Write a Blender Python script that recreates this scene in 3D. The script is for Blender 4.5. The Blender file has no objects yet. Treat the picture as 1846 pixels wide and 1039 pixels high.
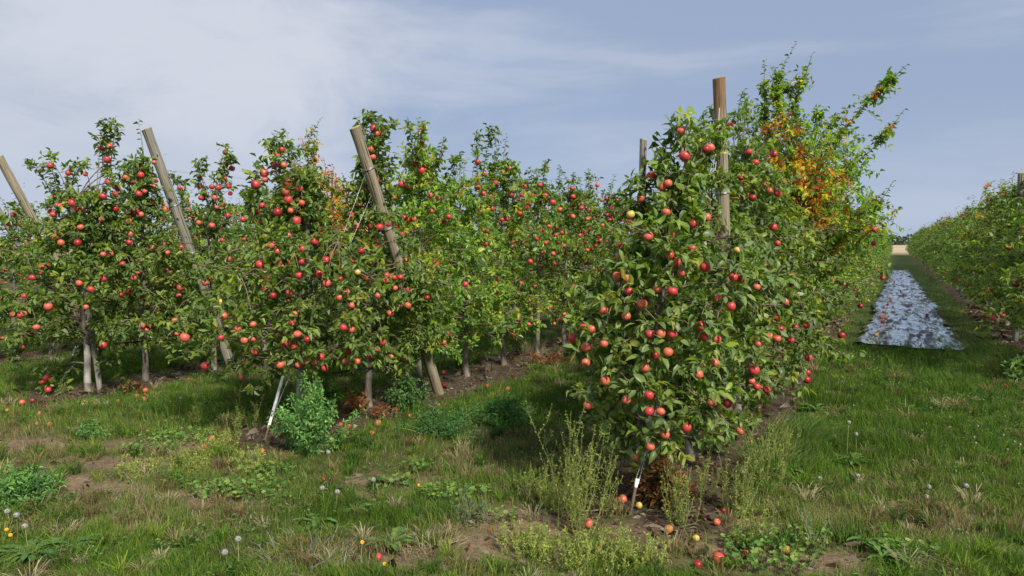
import bpy, math, random
import numpy as np
from mathutils import Vector, Matrix

# ------------------------------------------------------------------ camera, sky, sun, exposure
SC = bpy.context.scene
COL = SC.collection
W0, H0, FPX = 1846.0, 1039.0, 1318.0
YAW = math.radians(27.7)          # the rows run along +Y; the camera looks 27.7 degrees left of them
PITCH = math.radians(3.5)
CAMZ = 1.6
cam_d = bpy.data.cameras.new('camera')
cam_d.sensor_width = 36.0
cam_d.lens = 36.0 * FPX / W0
cam_d.clip_end = 5000
cam_o = bpy.data.objects.new('camera', cam_d)
COL.objects.link(cam_o)
cam_o.location = (0, 0, CAMZ)
cam_o.rotation_euler = (math.radians(90) - PITCH, 0, YAW)
SC.camera = cam_o

SUN_EL, SUN_AZ = math.radians(42), math.radians(124)     # azimuth clockwise from +Y
sun_dir = Vector((math.sin(SUN_AZ) * math.cos(SUN_EL), math.cos(SUN_AZ) * math.cos(SUN_EL), math.sin(SUN_EL)))
world = bpy.data.worlds.new('World')
SC.world = world
world.use_nodes = True
nt = world.node_tree
nt.nodes.clear()
def wn(t, **kw):
    n = nt.nodes.new(t)
    for k, v in kw.items():
        setattr(n, k, v)
    return n
w_out = wn('ShaderNodeOutputWorld')
w_bg = wn('ShaderNodeBackground'); w_bg.inputs[1].default_value = 0.1
sky = wn('ShaderNodeTexSky', sky_type='NISHITA', sun_disc=False, sun_elevation=SUN_EL, sun_rotation=SUN_AZ)
tc = wn('ShaderNodeTexCoord')
sep = wn('ShaderNodeSeparateXYZ'); nt.links.new(tc.outputs['Generated'], sep.inputs[0])
def wmath(op, a, b=None, clamp=False):
    n = wn('ShaderNodeMath', operation=op); n.use_clamp = clamp
    for i, v in enumerate((a, b)):
        if v is None: continue
        if isinstance(v, (int, float)): n.inputs[i].default_value = v
        else: nt.links.new(v, n.inputs[i])
    return n.outputs[0]
def wdot(vec):
    n = wn('ShaderNodeVectorMath', operation='DOT_PRODUCT'); n.inputs[1].default_value = vec
    nt.links.new(tc.outputs['Generated'], n.inputs[0]); return n.outputs['Value']
def wnoise(scale, sx, sy, sz, detail=6, rough=.5, off=(0, 0, 0), dist=0.0):
    m = wn('ShaderNodeMapping'); m.inputs['Scale'].default_value = (sx, sy, sz); m.inputs['Location'].default_value = off
    nt.links.new(tc.outputs['Generated'], m.inputs[0])
    n = wn('ShaderNodeTexNoise'); n.inputs['Scale'].default_value = scale; n.inputs['Detail'].default_value = detail
    n.inputs['Roughness'].default_value = rough; n.inputs['Distortion'].default_value = dist
    nt.links.new(m.outputs[0], n.inputs[0]); return n.outputs[0]
def wmap(v, a, b, c=0.0, d=1.0, interp='SMOOTHSTEP'):
    n = wn('ShaderNodeMapRange', interpolation_type=interp)
    for i, q in zip((1, 2, 3, 4), (a, b, c, d)): n.inputs[i].default_value = q
    nt.links.new(v, n.inputs[0]); return n.outputs[0]
def wmix(f, a, b):
    n = wn('ShaderNodeMix', data_type='RGBA')
    if isinstance(f, (int, float)): n.inputs[0].default_value = f
    else: nt.links.new(f, n.inputs[0])
    for i, v in ((6, a), (7, b)):
        if isinstance(v, tuple): n.inputs[i].default_value = (*v, 1)
        else: nt.links.new(v, n.inputs[i])
    return n.outputs[2]
# grey-blue stratus over the blue sky, brighter cloud bank to the left, pale band low on the horizon
CLB = 7.2
c_mid = (.300 * CLB, .392 * CLB, .575 * CLB)
c_dark = (.30 * CLB, .375 * CLB, .53 * CLB)
c_pale = (.60 * CLB, .63 * CLB, .71 * CLB)
base = wmix(wmap(wnoise(1.6, 1, 1, 2.2, 5, .5), .38, .62), c_mid, c_dark)
base = wmix(0.08, base, sky.outputs[0])
# left bank: rays tilted to the left of the view and above
bank = wmath('ADD', wmath('ADD', wmath('MULTIPLY', wdot((-.80, -.56, 0)), 1.0), wmath('MULTIPLY', wnoise(2.6, 1, 1, 1.8, 8, .6, (3.1, 1, 4), .35), 0.95)), wmath('MULTIPLY', sep.outputs[2], -.55))
bankf = wmath('MULTIPLY', wmap(bank, .36, .62), .92)
base = wmix(bankf, base, c_pale)
bl2 = wmap(wnoise(2.4, 1, 1, 2.4, 7, .6, (5, 3, 1), .35), .42, .68)
base = wmix(wmath('MULTIPLY', wmath('MULTIPLY', bl2, bankf), .62), base, (.42 * CLB, .48 * CLB, .59 * CLB))
streak = wmap(wnoise(2.0, 1, 1, 4.5, 6, .55, (7, 2, 9), .2), .46, .74)
base = wmix(wmath('MULTIPLY', streak, .5), base, c_pale)
blots = wmap(wnoise(5.0, 1, 1, 2.6, 6, .6, (1, 8, 3), .4), .52, .75)
base = wmix(wmath('MULTIPLY', blots, .38), base, c_dark)
hor = wmap(sep.outputs[2], 0.0, .19, 1.0, 0.0)
base = wmix(wmath('MULTIPLY', hor, .62), base, (.44 * CLB, .52 * CLB, .66 * CLB))
nt.links.new(base, w_bg.inputs[0]); nt.links.new(w_bg.outputs[0], w_out.inputs[0])

sun_d = bpy.data.lights.new('sun', 'SUN'); sun_d.energy = 4.1; sun_d.angle = math.radians(6.0); sun_d.color = (1, .94, .84)
sun_o = bpy.data.objects.new('sun', sun_d); COL.objects.link(sun_o)
sun_o.rotation_euler = sun_dir.to_track_quat('Z', 'Y').to_euler()
sun_o.location = (8, -3, 12)
SC.view_settings.view_transform = 'Standard'; SC.view_settings.look = 'None'
SC.view_settings.exposure = 0.60; SC.view_settings.gamma = 1.0; SC.view_settings.use_curve_mapping = False
SC.cycles.max_bounces = 6; SC.cycles.transparent_max_bounces = 4; SC.cycles.diffuse_bounces = 3
SC.cycles.glossy_bounces = 3; SC.cycles.transmission_bounces = 3

# ------------------------------------------------------------------ view geometry helpers (real depths in the place)
Fv = np.array([-math.sin(YAW) * math.cos(PITCH), math.cos(YAW) * math.cos(PITCH), -math.sin(PITCH)])
Rv = np.array([math.cos(YAW), math.sin(YAW), 0.0])
Uv = np.cross(Rv, Fv)
C0 = np.array([0, 0, CAMZ])
def ray(px, py):
    return Fv + (px - W0 / 2) / FPX * Rv - (py - H0 / 2) / FPX * Uv
def G(px, py, h=0.0):
    d = ray(px, py); t = (h - CAMZ) / d[2]; return C0 + d * t
def onX(px, py, X):
    d = ray(px, py); t = X / d[0]; return C0 + d * t
def atZ(px, py, z):
    return C0 + ray(px, py) * z
def toP(x, y, z=0.0):
    v = np.array([x, y, z]) - C0
    dz = v @ Fv
    return W0 / 2 + FPX * (v @ Rv) / dz, H0 / 2 - FPX * (v @ Uv) / dz, dz

# ------------------------------------------------------------------ numpy value noise
def vnoise(x, y, seed=0):
    x = np.asarray(x, float); y = np.asarray(y, float)
    xi = np.floor(x).astype(np.int64); yi = np.floor(y).astype(np.int64)
    xf = x - xi; yf = y - yi
    xf = xf * xf * (3 - 2 * xf); yf = yf * yf * (3 - 2 * yf)
    def h(a, b):
        n = (a * 374761393 + b * 668265263 + seed * 974711) & 0xffffffff
        n = ((n ^ (n >> 13)) * 1274126177) & 0xffffffff
        return ((n ^ (n >> 16)) & 0xffff) / 65535.0
    return (h(xi, yi) * (1 - xf) + h(xi + 1, yi) * xf) * (1 - yf) + (h(xi, yi + 1) * (1 - xf) + h(xi + 1, yi + 1) * xf) * yf
def fbm(x, y, seed=0, oct=3):
    s = 0; a = .5; t = 0
    for i in range(oct):
        s = s + a * vnoise(np.asarray(x) * 2 ** i, np.asarray(y) * 2 ** i, seed + i * 17); t += a; a *= .5
    return s / t

# ------------------------------------------------------------------ object helpers
def mesh_np(name, verts, polys, mat, col=None, smooth=False, midx=None):
    me = bpy.data.meshes.new(name)
    verts = np.asarray(verts, np.float32)
    me.vertices.add(len(verts)); me.vertices.foreach_set('co', verts.ravel())
    polys = [np.asarray(p, np.int32) for p in polys if len(p)]
    loops = np.concatenate([p.ravel() for p in polys])
    sizes = np.concatenate([np.full(len(p), p.shape[1], np.int32) for p in polys])
    starts = np.concatenate([[0], np.cumsum(sizes)[:-1]]).astype(np.int32)
    me.loops.add(len(loops)); me.loops.foreach_set('vertex_index', loops)
    me.polygons.add(len(sizes)); me.polygons.foreach_set('loop_start', starts)
    for m in (mat if isinstance(mat, (list, tuple)) else [mat]):
        me.materials.append(m)
    if midx is not None: me.polygons.foreach_set('material_index', np.asarray(midx, np.int32))
    me.update(calc_edges=True)
    me.polygons.foreach_set('use_smooth', np.full(len(sizes), bool(smooth)))
    if col is not None:
        a = me.color_attributes.new('col', 'FLOAT_COLOR', 'POINT')
        c = np.ones((len(verts), 4), np.float32); c[:, :3] = col
        a.data.foreach_set('color', c.ravel())
    return me
def link(name, data, parent=None, loc=(0, 0, 0), rot=None):
    o = bpy.data.objects.new(name, data); COL.objects.link(o); o.location = loc
    if rot is not None: o.rotation_euler = rot
    if parent is not None: o.parent = parent
    return o
def tag(o, label=None, cat=None, group=None, kind=None):
    if label: o['label'] = label
    if cat: o['category'] = cat
    if group: o['group'] = group
    if kind: o['kind'] = kind
    return o
def empty(name, loc, rz=0.0):
    o = bpy.data.objects.new(name, None); COL.objects.link(o); o.location = loc; o.rotation_euler = (0, 0, rz)
    o.empty_display_size = .1
    return o
def norm(v):
    return v / np.maximum(np.linalg.norm(v, axis=-1, keepdims=True), 1e-9)

class Tubes:
    def __init__(s): s.v = []; s.q = []; s.t = []; s.n = 0
    def add(s, pts, rad, sides=5, cap=True):
        pts = np.asarray(pts, float); rad = np.asarray(rad, float) * np.ones(len(pts)); k = len(pts)
        tan = norm(np.gradient(pts, axis=0))
        ref = np.array([0., 0, 1]) if abs(tan[0, 2]) < .8 else np.array([1., 0, 0])
        a = norm(np.cross(tan, ref)); b = np.cross(tan, a)
        th = np.arange(sides) * 2 * np.pi / sides
        ring = pts[:, None, :] + rad[:, None, None] * (np.cos(th)[None, :, None] * a[:, None, :] + np.sin(th)[None, :, None] * b[:, None, :])
        s.v.append(ring.reshape(-1, 3))
        i = np.arange(k - 1)[:, None] * sides; j = np.arange(sides)[None, :]; j2 = (j + 1) % sides
        q = np.stack([i + j, i + j2, i + sides + j2, i + sides + j], -1).reshape(-1, 4) + s.n
        s.q.append(q); s.n += k * sides
        if cap:
            s.v.append(pts[-1:]); e = s.n; base = s.n - sides
            s.t.append(np.stack([base + j[0], base + j2[0], np.full(sides, e)], -1)); s.n += 1
    def mesh(s, name, mat, smooth=True, col=None):
        v = np.concatenate(s.v)
        return mesh_np(name, v, [np.concatenate(s.q)] + ([np.concatenate(s.t)] if s.t else []), mat, smooth=smooth,
                       col=(np.tile(col, (len(v), 1)) if col is not None else None))
def smooth_line(P, n=10):
    P = np.asarray(P, float)
    if len(P) == 2:
        t = np.linspace(0, 1, n)[:, None]; return P[0] * (1 - t) + P[1] * t
    Q = np.vstack([2 * P[0] - P[1], P, 2 * P[-1] - P[-2]]); out = []
    m = max(2, n // (len(P) - 1))
    for i in range(1, len(Q) - 2):
        for t in np.linspace(0, 1, m, endpoint=False):
            a, b, c, d = Q[i - 1], Q[i], Q[i + 1], Q[i + 2]
            out.append(.5 * ((2 * b) + (-a + c) * t + (2 * a - 5 * b + 4 * c - d) * t * t + (-a + 3 * b - 3 * c + d) * t ** 3))
    out.append(P[-1]); return np.array(out)

# ------------------------------------------------------------------ leaves
T0 = np.array([(0, 0, 0), (.34, 0, .03), (.68, 0, -.02), (1, 0, -.16), (.30, .5, .11), (.68, .40, .05), (.30, -.5, .11), (.68, -.40, .05)])
F0t = np.array([(0, 4, 1), (0, 1, 6), (2, 5, 3), (2, 3, 7)]); F0q = np.array([(1, 4, 5, 2), (1, 2, 7, 6)])
T1 = np.array([(0, 0, 0), (.42, .5, .10), (.78, .30, .0), (1, 0, -.12), (.42, -.5, .10), (.78, -.30, .0)])
F1q = np.array([(0, 1, 2, 3), (0, 3, 5, 4)])
T2 = np.array([(0, 0, 0), (.45, .5, .05), (1, 0, -.08), (.45, -.5, .05)])
F2q = np.array([(0, 1, 2, 3)])
def leaf_np(P, A, N, L, Wd, lod):
    A = norm(A); N = norm(N - (N * A).sum(1, keepdims=True) * A); S = np.cross(N, A)
    T = (T0, T1, T2)[lod]
    K = np.random.default_rng(len(P)).uniform(-.6, 3.2, len(P))
    V = P[:, None] + A[:, None] * (T[None, :, :1] * L[:, None, None]) + S[:, None] * (T[None, :, 1:2] * Wd[:, None, None]) + N[:, None] * (T[None, :, 2:3] * (L * K)[:, None, None])
    k = len(T); off = (np.arange(len(P)) * k)[:, None, None]
    fq = ((F0q, F1q, F2q)[lod][None] + off).reshape(-1, 4)
    ft = (F0t[None] + off).reshape(-1, 3) if lod == 0 else np.zeros((0, 3), np.int32)
    return V.reshape(-1, 3), [ft, fq], k
def leaf_mesh(name, lv, mat, lod):
    V, F, k = leaf_np(lv['P'], lv['A'], lv['N'], lv['L'], lv['W'], lod)
    return mesh_np(name, V, F, mat, col=np.repeat(lv['C'], k, 0), smooth=(lod == 0))
def cat_leaves(ls):
    return {k: np.concatenate([l[k] for l in ls]) for k in ls[0]}
def sel(lv, m): return {k: v[m] for k, v in lv.items()}

# palettes of real leaf colours
GRN = np.array([(.056, .098, .014), (.098, .152, .020), (.142, .205, .028), (.200, .258, .034), (.070, .120, .028), (.29, .30, .035)])
GRN_P = np.array([.22, .27, .24, .12, .10, .05])
YEL = np.array([(.14, .25, .03), (.19, .29, .035), (.26, .34, .04), (.10, .19, .03), (.44, .38, .04)])
YEL_P = np.array([.28, .28, .2, .18, .06])
CRAB = np.array([(.48, .34, .03), (.55, .42, .04), (.46, .15, .025), (.34, .09, .02), (.22, .25, .03), (.12, .19, .03), (.52, .23, .03)])
CRAB_P = np.array([.16, .12, .2, .16, .14, .12, .10])
def pick(rng, n, pal, p, jit=.18):
    c = pal[rng.choice(len(pal), n, p=p / p.sum())]
    return c * (1 + rng.uniform(-jit, jit, (n, 1))) * (1 + rng.uniform(-.06, .06, (n, 3)))

def twig_leaves(rng, S, D, LN, per, colT, lsz=.068, droop=.25, wr=.48, spread=.9):
    """leaves along twigs: S starts, D directions, LN lengths, per = leaves a twig"""
    n = len(S); idx = np.repeat(np.arange(n), per)
    t = np.tile((np.arange(per) + .6) / per, n) + rng.uniform(-.08, .08, n * per)
    P = S[idx] + D[idx] * (LN[idx] * t)[:, None]
    R = norm(rng.normal(size=(len(P), 3)))
    A = norm(D[idx] * .45 + R * spread + np.array([0, 0, -droop]))
    N = norm(np.array([0, 0, .9]) + D[idx] * .25 + rng.normal(size=(len(P), 3)) * .5)
    L = lsz * rng.uniform(.65, 1.25, len(P)); Wd = L * wr * rng.uniform(.8, 1.15, len(P))
    P = P + A * .012
    return dict(P=P, A=A, N=N, L=L, W=Wd, C=colT[idx] * (1.17 + rng.uniform(-.24, .24, (len(P), 1))))
def shoot_leaves(rng, pts, gap=.028, lsz=.055, pal=GRN, pp=GRN_P, frac=.15, up=.35):
    seg = np.linalg.norm(np.diff(pts, axis=0), axis=1); cum = np.r_[0, np.cumsum(seg)]; L = cum[-1]
    n = max(3, int(L * (1 - frac) / gap)); s = L * frac + (np.arange(n) + .5) / n * L * (1 - frac)
    P = np.stack([np.interp(s, cum, pts[:, k]) for k in range(3)], 1)
    T = norm(np.stack([np.interp(s, cum, np.gradient(pts[:, k])) for k in range(3)], 1))
    ph = np.arange(n) * 2.4 + rng.uniform(0, 6)
    side = np.stack([np.cos(ph), np.sin(ph), np.zeros(n)], 1)
    A = norm(side + T * up + rng.normal(size=(n, 3)) * .2 + np.array([0, 0, -.15]))
    N = norm(T * .9 + np.array([0, 0, .5]) + rng.normal(size=(n, 3)) * .3)
    Ls = lsz * rng.uniform(.75, 1.2, n) * np.interp(s / L, [0, .85, 1], [1, 1, .6])
    return dict(P=P, A=A, N=N, L=Ls, W=Ls * .5, C=pick(rng, n, pal, pp))

# ------------------------------------------------------------------ materials
def newmat(name):
    m = bpy.data.materials.new(name); m.use_nodes = True; t = m.node_tree; t.nodes.clear()
    return m, t, t.nodes.new('ShaderNodeOutputMaterial')
def nd(t, typ, **kw):
    n = t.nodes.new(typ)
    for k, v in kw.items(): setattr(n, k, v)
    return n
def ramp(t, fac, stops):
    r = nd(t, 'ShaderNodeValToRGB'); e = r.color_ramp.elements
    while len(e) < len(stops): e.new(.5)
    for el, (p, c) in zip(e, stops): el.position = p; el.color = (*c, 1)
    t.links.new(fac, r.inputs[0]); return r.outputs[0]
def noise(t, vec, scale, detail=4, rough=.5, dist=0):
    n = nd(t, 'ShaderNodeTexNoise'); n.inputs['Scale'].default_value = scale; n.inputs['Detail'].default_value = detail
    n.inputs['Roughness'].default_value = rough; n.inputs['Distortion'].default_value = dist
    if vec is not None: t.links.new(vec, n.inputs['Vector'])
    return n.outputs[0]
def mixc(t, f, a, b, blend='MIX'):
    n = nd(t, 'ShaderNodeMix', data_type='RGBA', blend_type=blend)
    for i, v in ((0, f), (6, a), (7, b)):
        if isinstance(v, (int, float)): n.inputs[i].default_value = v
        elif isinstance(v, tuple): n.inputs[i].default_value = (*v, 1)
        else: t.links.new(v, n.inputs[i])
    return n.outputs[2]
def mapping(t, vec, sc):
    m = nd(t, 'ShaderNodeMapping'); m.inputs['Scale'].default_value = sc; t.links.new(vec, m.inputs[0]); return m.outputs[0]
def bump(t, h, strength, dist):
    b = nd(t, 'ShaderNodeBump'); b.inputs['Strength'].default_value = strength; b.inputs['Distance'].default_value = dist
    t.links.new(h, b.inputs['Height']); return b.outputs[0]
def bsdf(t, out, col, rough=.5, spec=.5, metal=0.0, nrm=None):
    b = nd(t, 'ShaderNodeBsdfPrincipled')
    if isinstance(col, tuple): b.inputs['Base Color'].default_value = (*col, 1)
    else: t.links.new(col, b.inputs['Base Color'])
    if isinstance(rough, (int, float)): b.inputs['Roughness'].default_value = rough
    else: t.links.new(rough, b.inputs['Roughness'])
    b.inputs['Specular IOR Level'].default_value = spec; b.inputs['Metallic'].default_value = metal
    if nrm is not None: t.links.new(nrm, b.inputs['Normal'])
    t.links.new(b.outputs[0], out.inputs[0]); return b
def m_leaf(name, under=(.19, .26, .11), transl=.36, rough=.42, spec=.36, underf=.42):
    m, t, out = newmat(name)
    at = nd(t, 'ShaderNodeAttribute', attribute_name='col')
    geo = nd(t, 'ShaderNodeNewGeometry')
    f = nd(t, 'ShaderNodeMath', operation='MULTIPLY'); t.links.new(geo.outputs['Backfacing'], f.inputs[0]); f.inputs[1].default_value = underf
    c = mixc(t, f.outputs[0], at.outputs[0], under)
    b = bsdf(t, out, c, rough, spec)
    tr = nd(t, 'ShaderNodeBsdfTranslucent')
    ct = mixc(t, 1.0, at.outputs[0], (1.9, 2.1, .8), 'MULTIPLY'); t.links.new(ct, tr.inputs[0])
    mx = nd(t, 'ShaderNodeMixShader'); mx.inputs[0].default_value = transl
    t.links.new(b.outputs[0], mx.inputs[1]); t.links.new(tr.outputs[0], mx.inputs[2]); t.links.new(mx.outputs[0], out.inputs[0])
    return m
M_LEAF = m_leaf('apple_leaf')
M_CRAB = m_leaf('crabapple_leaf', under=(.25, .25, .15), underf=.2, transl=.48)
M_GRASS = m_leaf('grass_blade', under=(.1, .12, .05), transl=.28, rough=.6, spec=.08, underf=.1)
M_WEED = m_leaf('weed_leaf', under=(.15, .2, .1), transl=.28, rough=.5, spec=.2, underf=.2)

def m_bark():
    m, t, out = newmat('apple_bark'); tcn = nd(t, 'ShaderNodeTexCoord').outputs['Object']
    n1 = noise(t, mapping(t, tcn, (1, 1, .35)), 38, 6, .6)
    n2 = noise(t, tcn, 9, 4, .6)
    c = ramp(t, n1, [(.3, (.09, .072, .055)), (.55, (.19, .165, .135)), (.75, (.30, .275, .235))])
    c = mixc(t, ramp(t, n2, [(.5, (0, 0, 0)), (.7, (.5, .5, .5))]), c, (.15, .16, .11))
    bsdf(t, out, c, .85, .2, nrm=bump(t, n1, .6, .01)); return m
M_BARK = m_bark()
def m_twig():
    m, t, out = newmat('twig_bark'); tcn = nd(t, 'ShaderNodeTexCoord').outputs['Object']
    bsdf(t, out, ramp(t, noise(t, tcn, 60, 3), [(.35, (.10, .065, .045)), (.65, (.21, .155, .11))]), .7, .3); return m
M_TWIG = m_twig()
def m_post(name, tones, rust=.3, ztop=None):
    m, t, out = newmat(name); tcn = nd(t, 'ShaderNodeTexCoord').outputs['Object']
    grain = noise(t, mapping(t, tcn, (1, 1, .035)), 90, 8, .65, .3)
    blot = noise(t, mapping(t, tcn, (1, 1, .3)), 7, 5, .6)
    crack = noise(t, mapping(t, tcn, (1, 1, .02)), 34, 4, .5, .5)
    c = ramp(t, grain, [(.3, tones[0]), (.5, tones[1]), (.72, tones[2])])
    c = mixc(t, ramp(t, blot, [(.55, (0, 0, 0)), (.72, (rust,) * 3)]), c, (.26, .12, .05))
    if ztop:
        sp = nd(t, 'ShaderNodeSeparateXYZ'); t.links.new(tcn, sp.inputs[0]); mr = nd(t, 'ShaderNodeMapRange'); t.links.new(sp.outputs[2], mr.inputs[0])
        mr.inputs[1].default_value = ztop; mr.inputs[2].default_value = ztop + .12; mr.inputs[4].default_value = .75
        c = mixc(t, mr.outputs[0], c, ramp(t, grain, [(.3, (.09, .045, .02)), (.5, (.20, .10, .045)), (.7, (.33, .22, .11))]))
    cr = ramp(t, crack, [(.34, (1, 1, 1)), (.40, (0, 0, 0))])
    c = mixc(t, cr, c, (.03, .024, .018))
    h = mixc(t, cr, grain, (0, 0, 0))
    bsdf(t, out, c, .85, .2, nrm=bump(t, h, .7, .006)); return m
M_POST = m_post('weathered_post_wood', [(.13, .105, .07), (.27, .23, .155), (.42, .37, .26)], .35)
M_POSTA = m_post('post_wood_stained_top', [(.13, .105, .07), (.27, .23, .155), (.42, .37, .26)], .4, 2.62)
M_POSTG = m_post('grey_post_wood', [(.12, .11, .09), (.24, .22, .18), (.36, .34, .28)], .1)
M_POSTB = m_post('brown_stained_post_wood', [(.10, .06, .03), (.22, .14, .07), (.36, .26, .15)], .6)
def m_endgrain():
    m, t, out = newmat('post_end_grain'); tcn = nd(t, 'ShaderNodeTexCoord').outputs['Object']
    w = nd(t, 'ShaderNodeTexWave', wave_type='RINGS', rings_direction='Z'); w.inputs['Scale'].default_value = 55; w.inputs['Distortion'].default_value = 3
    t.links.new(tcn, w.inputs[0])
    c = ramp(t, w.outputs[1], [(.2, (.24, .18, .11)), (.8, (.40, .33, .22))])
    bsdf(t, out, c, .9, .1); return m
M_END = m_endgrain()
def m_simple(name, col, rough=.5, metal=0.0, spec=.5, var=.15, sc=30):
    m, t, out = newmat(name); tcn = nd(t, 'ShaderNodeTexCoord').outputs['Object']
    a = tuple(max(0, c * (1 - var)) for c in col); b = tuple(c * (1 + var) for c in col)
    bsdf(t, out, ramp(t, noise(t, tcn, sc, 4), [(.3, a), (.7, b)]), rough, spec, metal); return m
M_WIRE = m_simple('galvanised_wire', (.45, .45, .44), .4, .8)
M_HOSE = m_simple('black_polythene_hose', (.012, .012, .013), .45)
M_WHITE = m_simple('white_plastic', (.72, .72, .70), .5)
M_PAINT = m_simple('flaking_white_trunk_paint', (.33, .31, .27), .8, var=.35, sc=14)
M_TWINE = m_simple('pale_twine', (.55, .50, .40), .8)
M_RUST = m_simple('rusty_steel', (.10, .07, .05), .8)
M_STALK = m_simple('pale_weed_stalk', (.20, .22, .08), .7)
M_DRYSTALK = m_simple('dry_weed_stalk', (.30, .22, .11), .8)
M_FLUFF = m_simple('dandelion_fluff', (.27, .27, .23), .9, var=.1, sc=80)
M_FLOWY = m_simple('yellow_petals', (.75, .42, .02), .6)
M_CLOV = m_simple('white_clover_petals', (.38, .37, .32), .8)
M_BERRY = m_simple('crab_fruit_red', (.45, .05, .04), .3, var=.4, sc=14)

APC = {
    'r': [(.28, .010, .018), (.46, .022, .036), (.60, .14, .09)],
    'd': [(.15, .008, .012), (.27, .012, .018), (.36, .04, .03)],
    'p': [(.40, .025, .032), (.55, .075, .060), (.64, .26, .13)],
    'o': [(.38, .030, .028), (.54, .095, .055), (.62, .27, .12)],
    'y': [(.55, .36, .06), (.62, .48, .12), (.55, .22, .06)],
    'b': [(.22, .08, .03), (.38, .16, .05), (.48, .26, .08)],
}
def m_apple(k, pal):
    m, t, out = newmat({'r': 'red', 'd': 'dark_red', 'p': 'pink_red', 'o': 'orange_red', 'y': 'yellow', 'b': 'rotten_brown'}[k] + '_apple_skin')
    tcn = nd(t, 'ShaderNodeTexCoord').outputs['Object']
    oi = nd(t, 'ShaderNodeObjectInfo')
    sh = nd(t, 'ShaderNodeVectorMath', operation='ADD'); t.links.new(tcn, sh.inputs[0]); t.links.new(oi.outputs['Location'], sh.inputs[1])
    big = noise(t, sh.outputs[0], 14, 3, .5)
    stripe = noise(t, mapping(t, tcn, (1, 1, .12)), 130, 5, .7)
    f = nd(t, 'ShaderNodeMath', operation='MULTIPLY_ADD'); t.links.new(stripe, f.inputs[0]); f.inputs[1].default_value = .62
    g = nd(t, 'ShaderNodeMath', operation='MULTIPLY'); t.links.new(big, g.inputs[0]); g.inputs[1].default_value = .6; t.links.new(g.outputs[0], f.inputs[2])
    c = ramp(t, f.outputs[0], [(.47, pal[0]), (.60, pal[1]), (.74, pal[2])])
    dots = nd(t, 'ShaderNodeTexVoronoi'); dots.inputs['Scale'].default_value = 190; t.links.new(tcn, dots.inputs[0])
    c = mixc(t, ramp(t, dots.outputs[0], [(.10, (.45,) * 3), (.22, (0, 0, 0))]), c, tuple(min(1, x * .6 + .3) for x in pal[2]))
    bsdf(t, out, c, .38 if k != 'b' else .7, .42 if k != 'b' else .2); return m
M_APP = {k: m_apple(k, v) for k, v in APC.items()}

def apple_mesh(k, seed, squash=.92, seg=14, rings=9, dent=0.0):
    rng = np.random.default_rng(seed)
    prof = []
    for i in range(rings + 1):
        a = math.pi * i / rings
        r = math.sin(a) ** .85 * (1 + .05 * math.cos(a)); z = math.cos(a) * squash
        if i == 0: z -= .22
        if i == 1: z -= .02
        if i == rings: z += .14
        prof.append((r, z))
    V = []; th = np.arange(seg) * 2 * np.pi / seg
    lob = 1 + .025 * np.cos(5 * th) + rng.uniform(-.02, .02) * np.cos(2 * th + rng.uniform(0, 6))
    for r, z in prof[1:-1]:
        V.append(np.stack([r * np.cos(th) * lob, r * np.sin(th) * lob, np.full(seg, z) + .05 * r * np.cos(th + seed)], 1))
    V = np.concatenate(V + [np.array([[0, 0, prof[0][1]], [0, 0, prof[-1][1]]])])
    if dent: V += rng.normal(size=V.shape) * dent
    n = len(V); j = np.arange(seg); j2 = (j + 1) % seg; q = []
    for i in range(rings - 2): q.append(np.stack([i * seg + j, i * seg + seg + j, i * seg + seg + j2, i * seg + j2], 1))
    b = (rings - 2) * seg
    t = [np.stack([j, j2, np.full(seg, n - 2)], 1), np.stack([b + j, np.full(seg, n - 1), b + j2], 1)]
    st = Tubes(); st.add([(0, 0, .55), (.04, 0, .85), (.12, .03, 1.25)], [.04, .035, .05], 4)
    sv = np.concatenate(st.v); sq = np.concatenate(st.q) + n; stt = np.concatenate(st.t) + n
    P = [np.concatenate(q), np.concatenate(t), sq, stt]
    mi = np.concatenate([np.zeros(len(P[0]) + len(P[1])), np.ones(len(sq) + len(stt))])
    return mesh_np('apple_' + k, np.concatenate([V, sv]), P, [M_APP[k], M_TWIG], smooth=True, midx=mi)
APM = {k: [apple_mesh(k, i + ord(k), sq, dent=(.06 if k == 'b' else 0)) for i, sq in enumerate((.93, .86, .98))] for k in APC}
def put_apple(parent, p, r, k, rng, name='apple', tilt=.45):
    o = link(name, APM[k][int(rng.integers(3))], parent, tuple(p))
    o.rotation_euler = (rng.uniform(-tilt, tilt), rng.uniform(-tilt, tilt), rng.uniform(0, 6.28)); o.scale = (r * .93,) * 3
    return o

# ------------------------------------------------------------------ rows
ROWX = {'A': -1.33, 'B': -4.5, 'C': -7.65, 'D': -10.85, 'E': -14.0, 'R': 1.95}
ROWY0 = {'A': 4.42, 'B': 4.66, 'C': 4.77, 'D': 4.8, 'E': 4.9, 'R': 5.3}
STRIPW = .45

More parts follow.
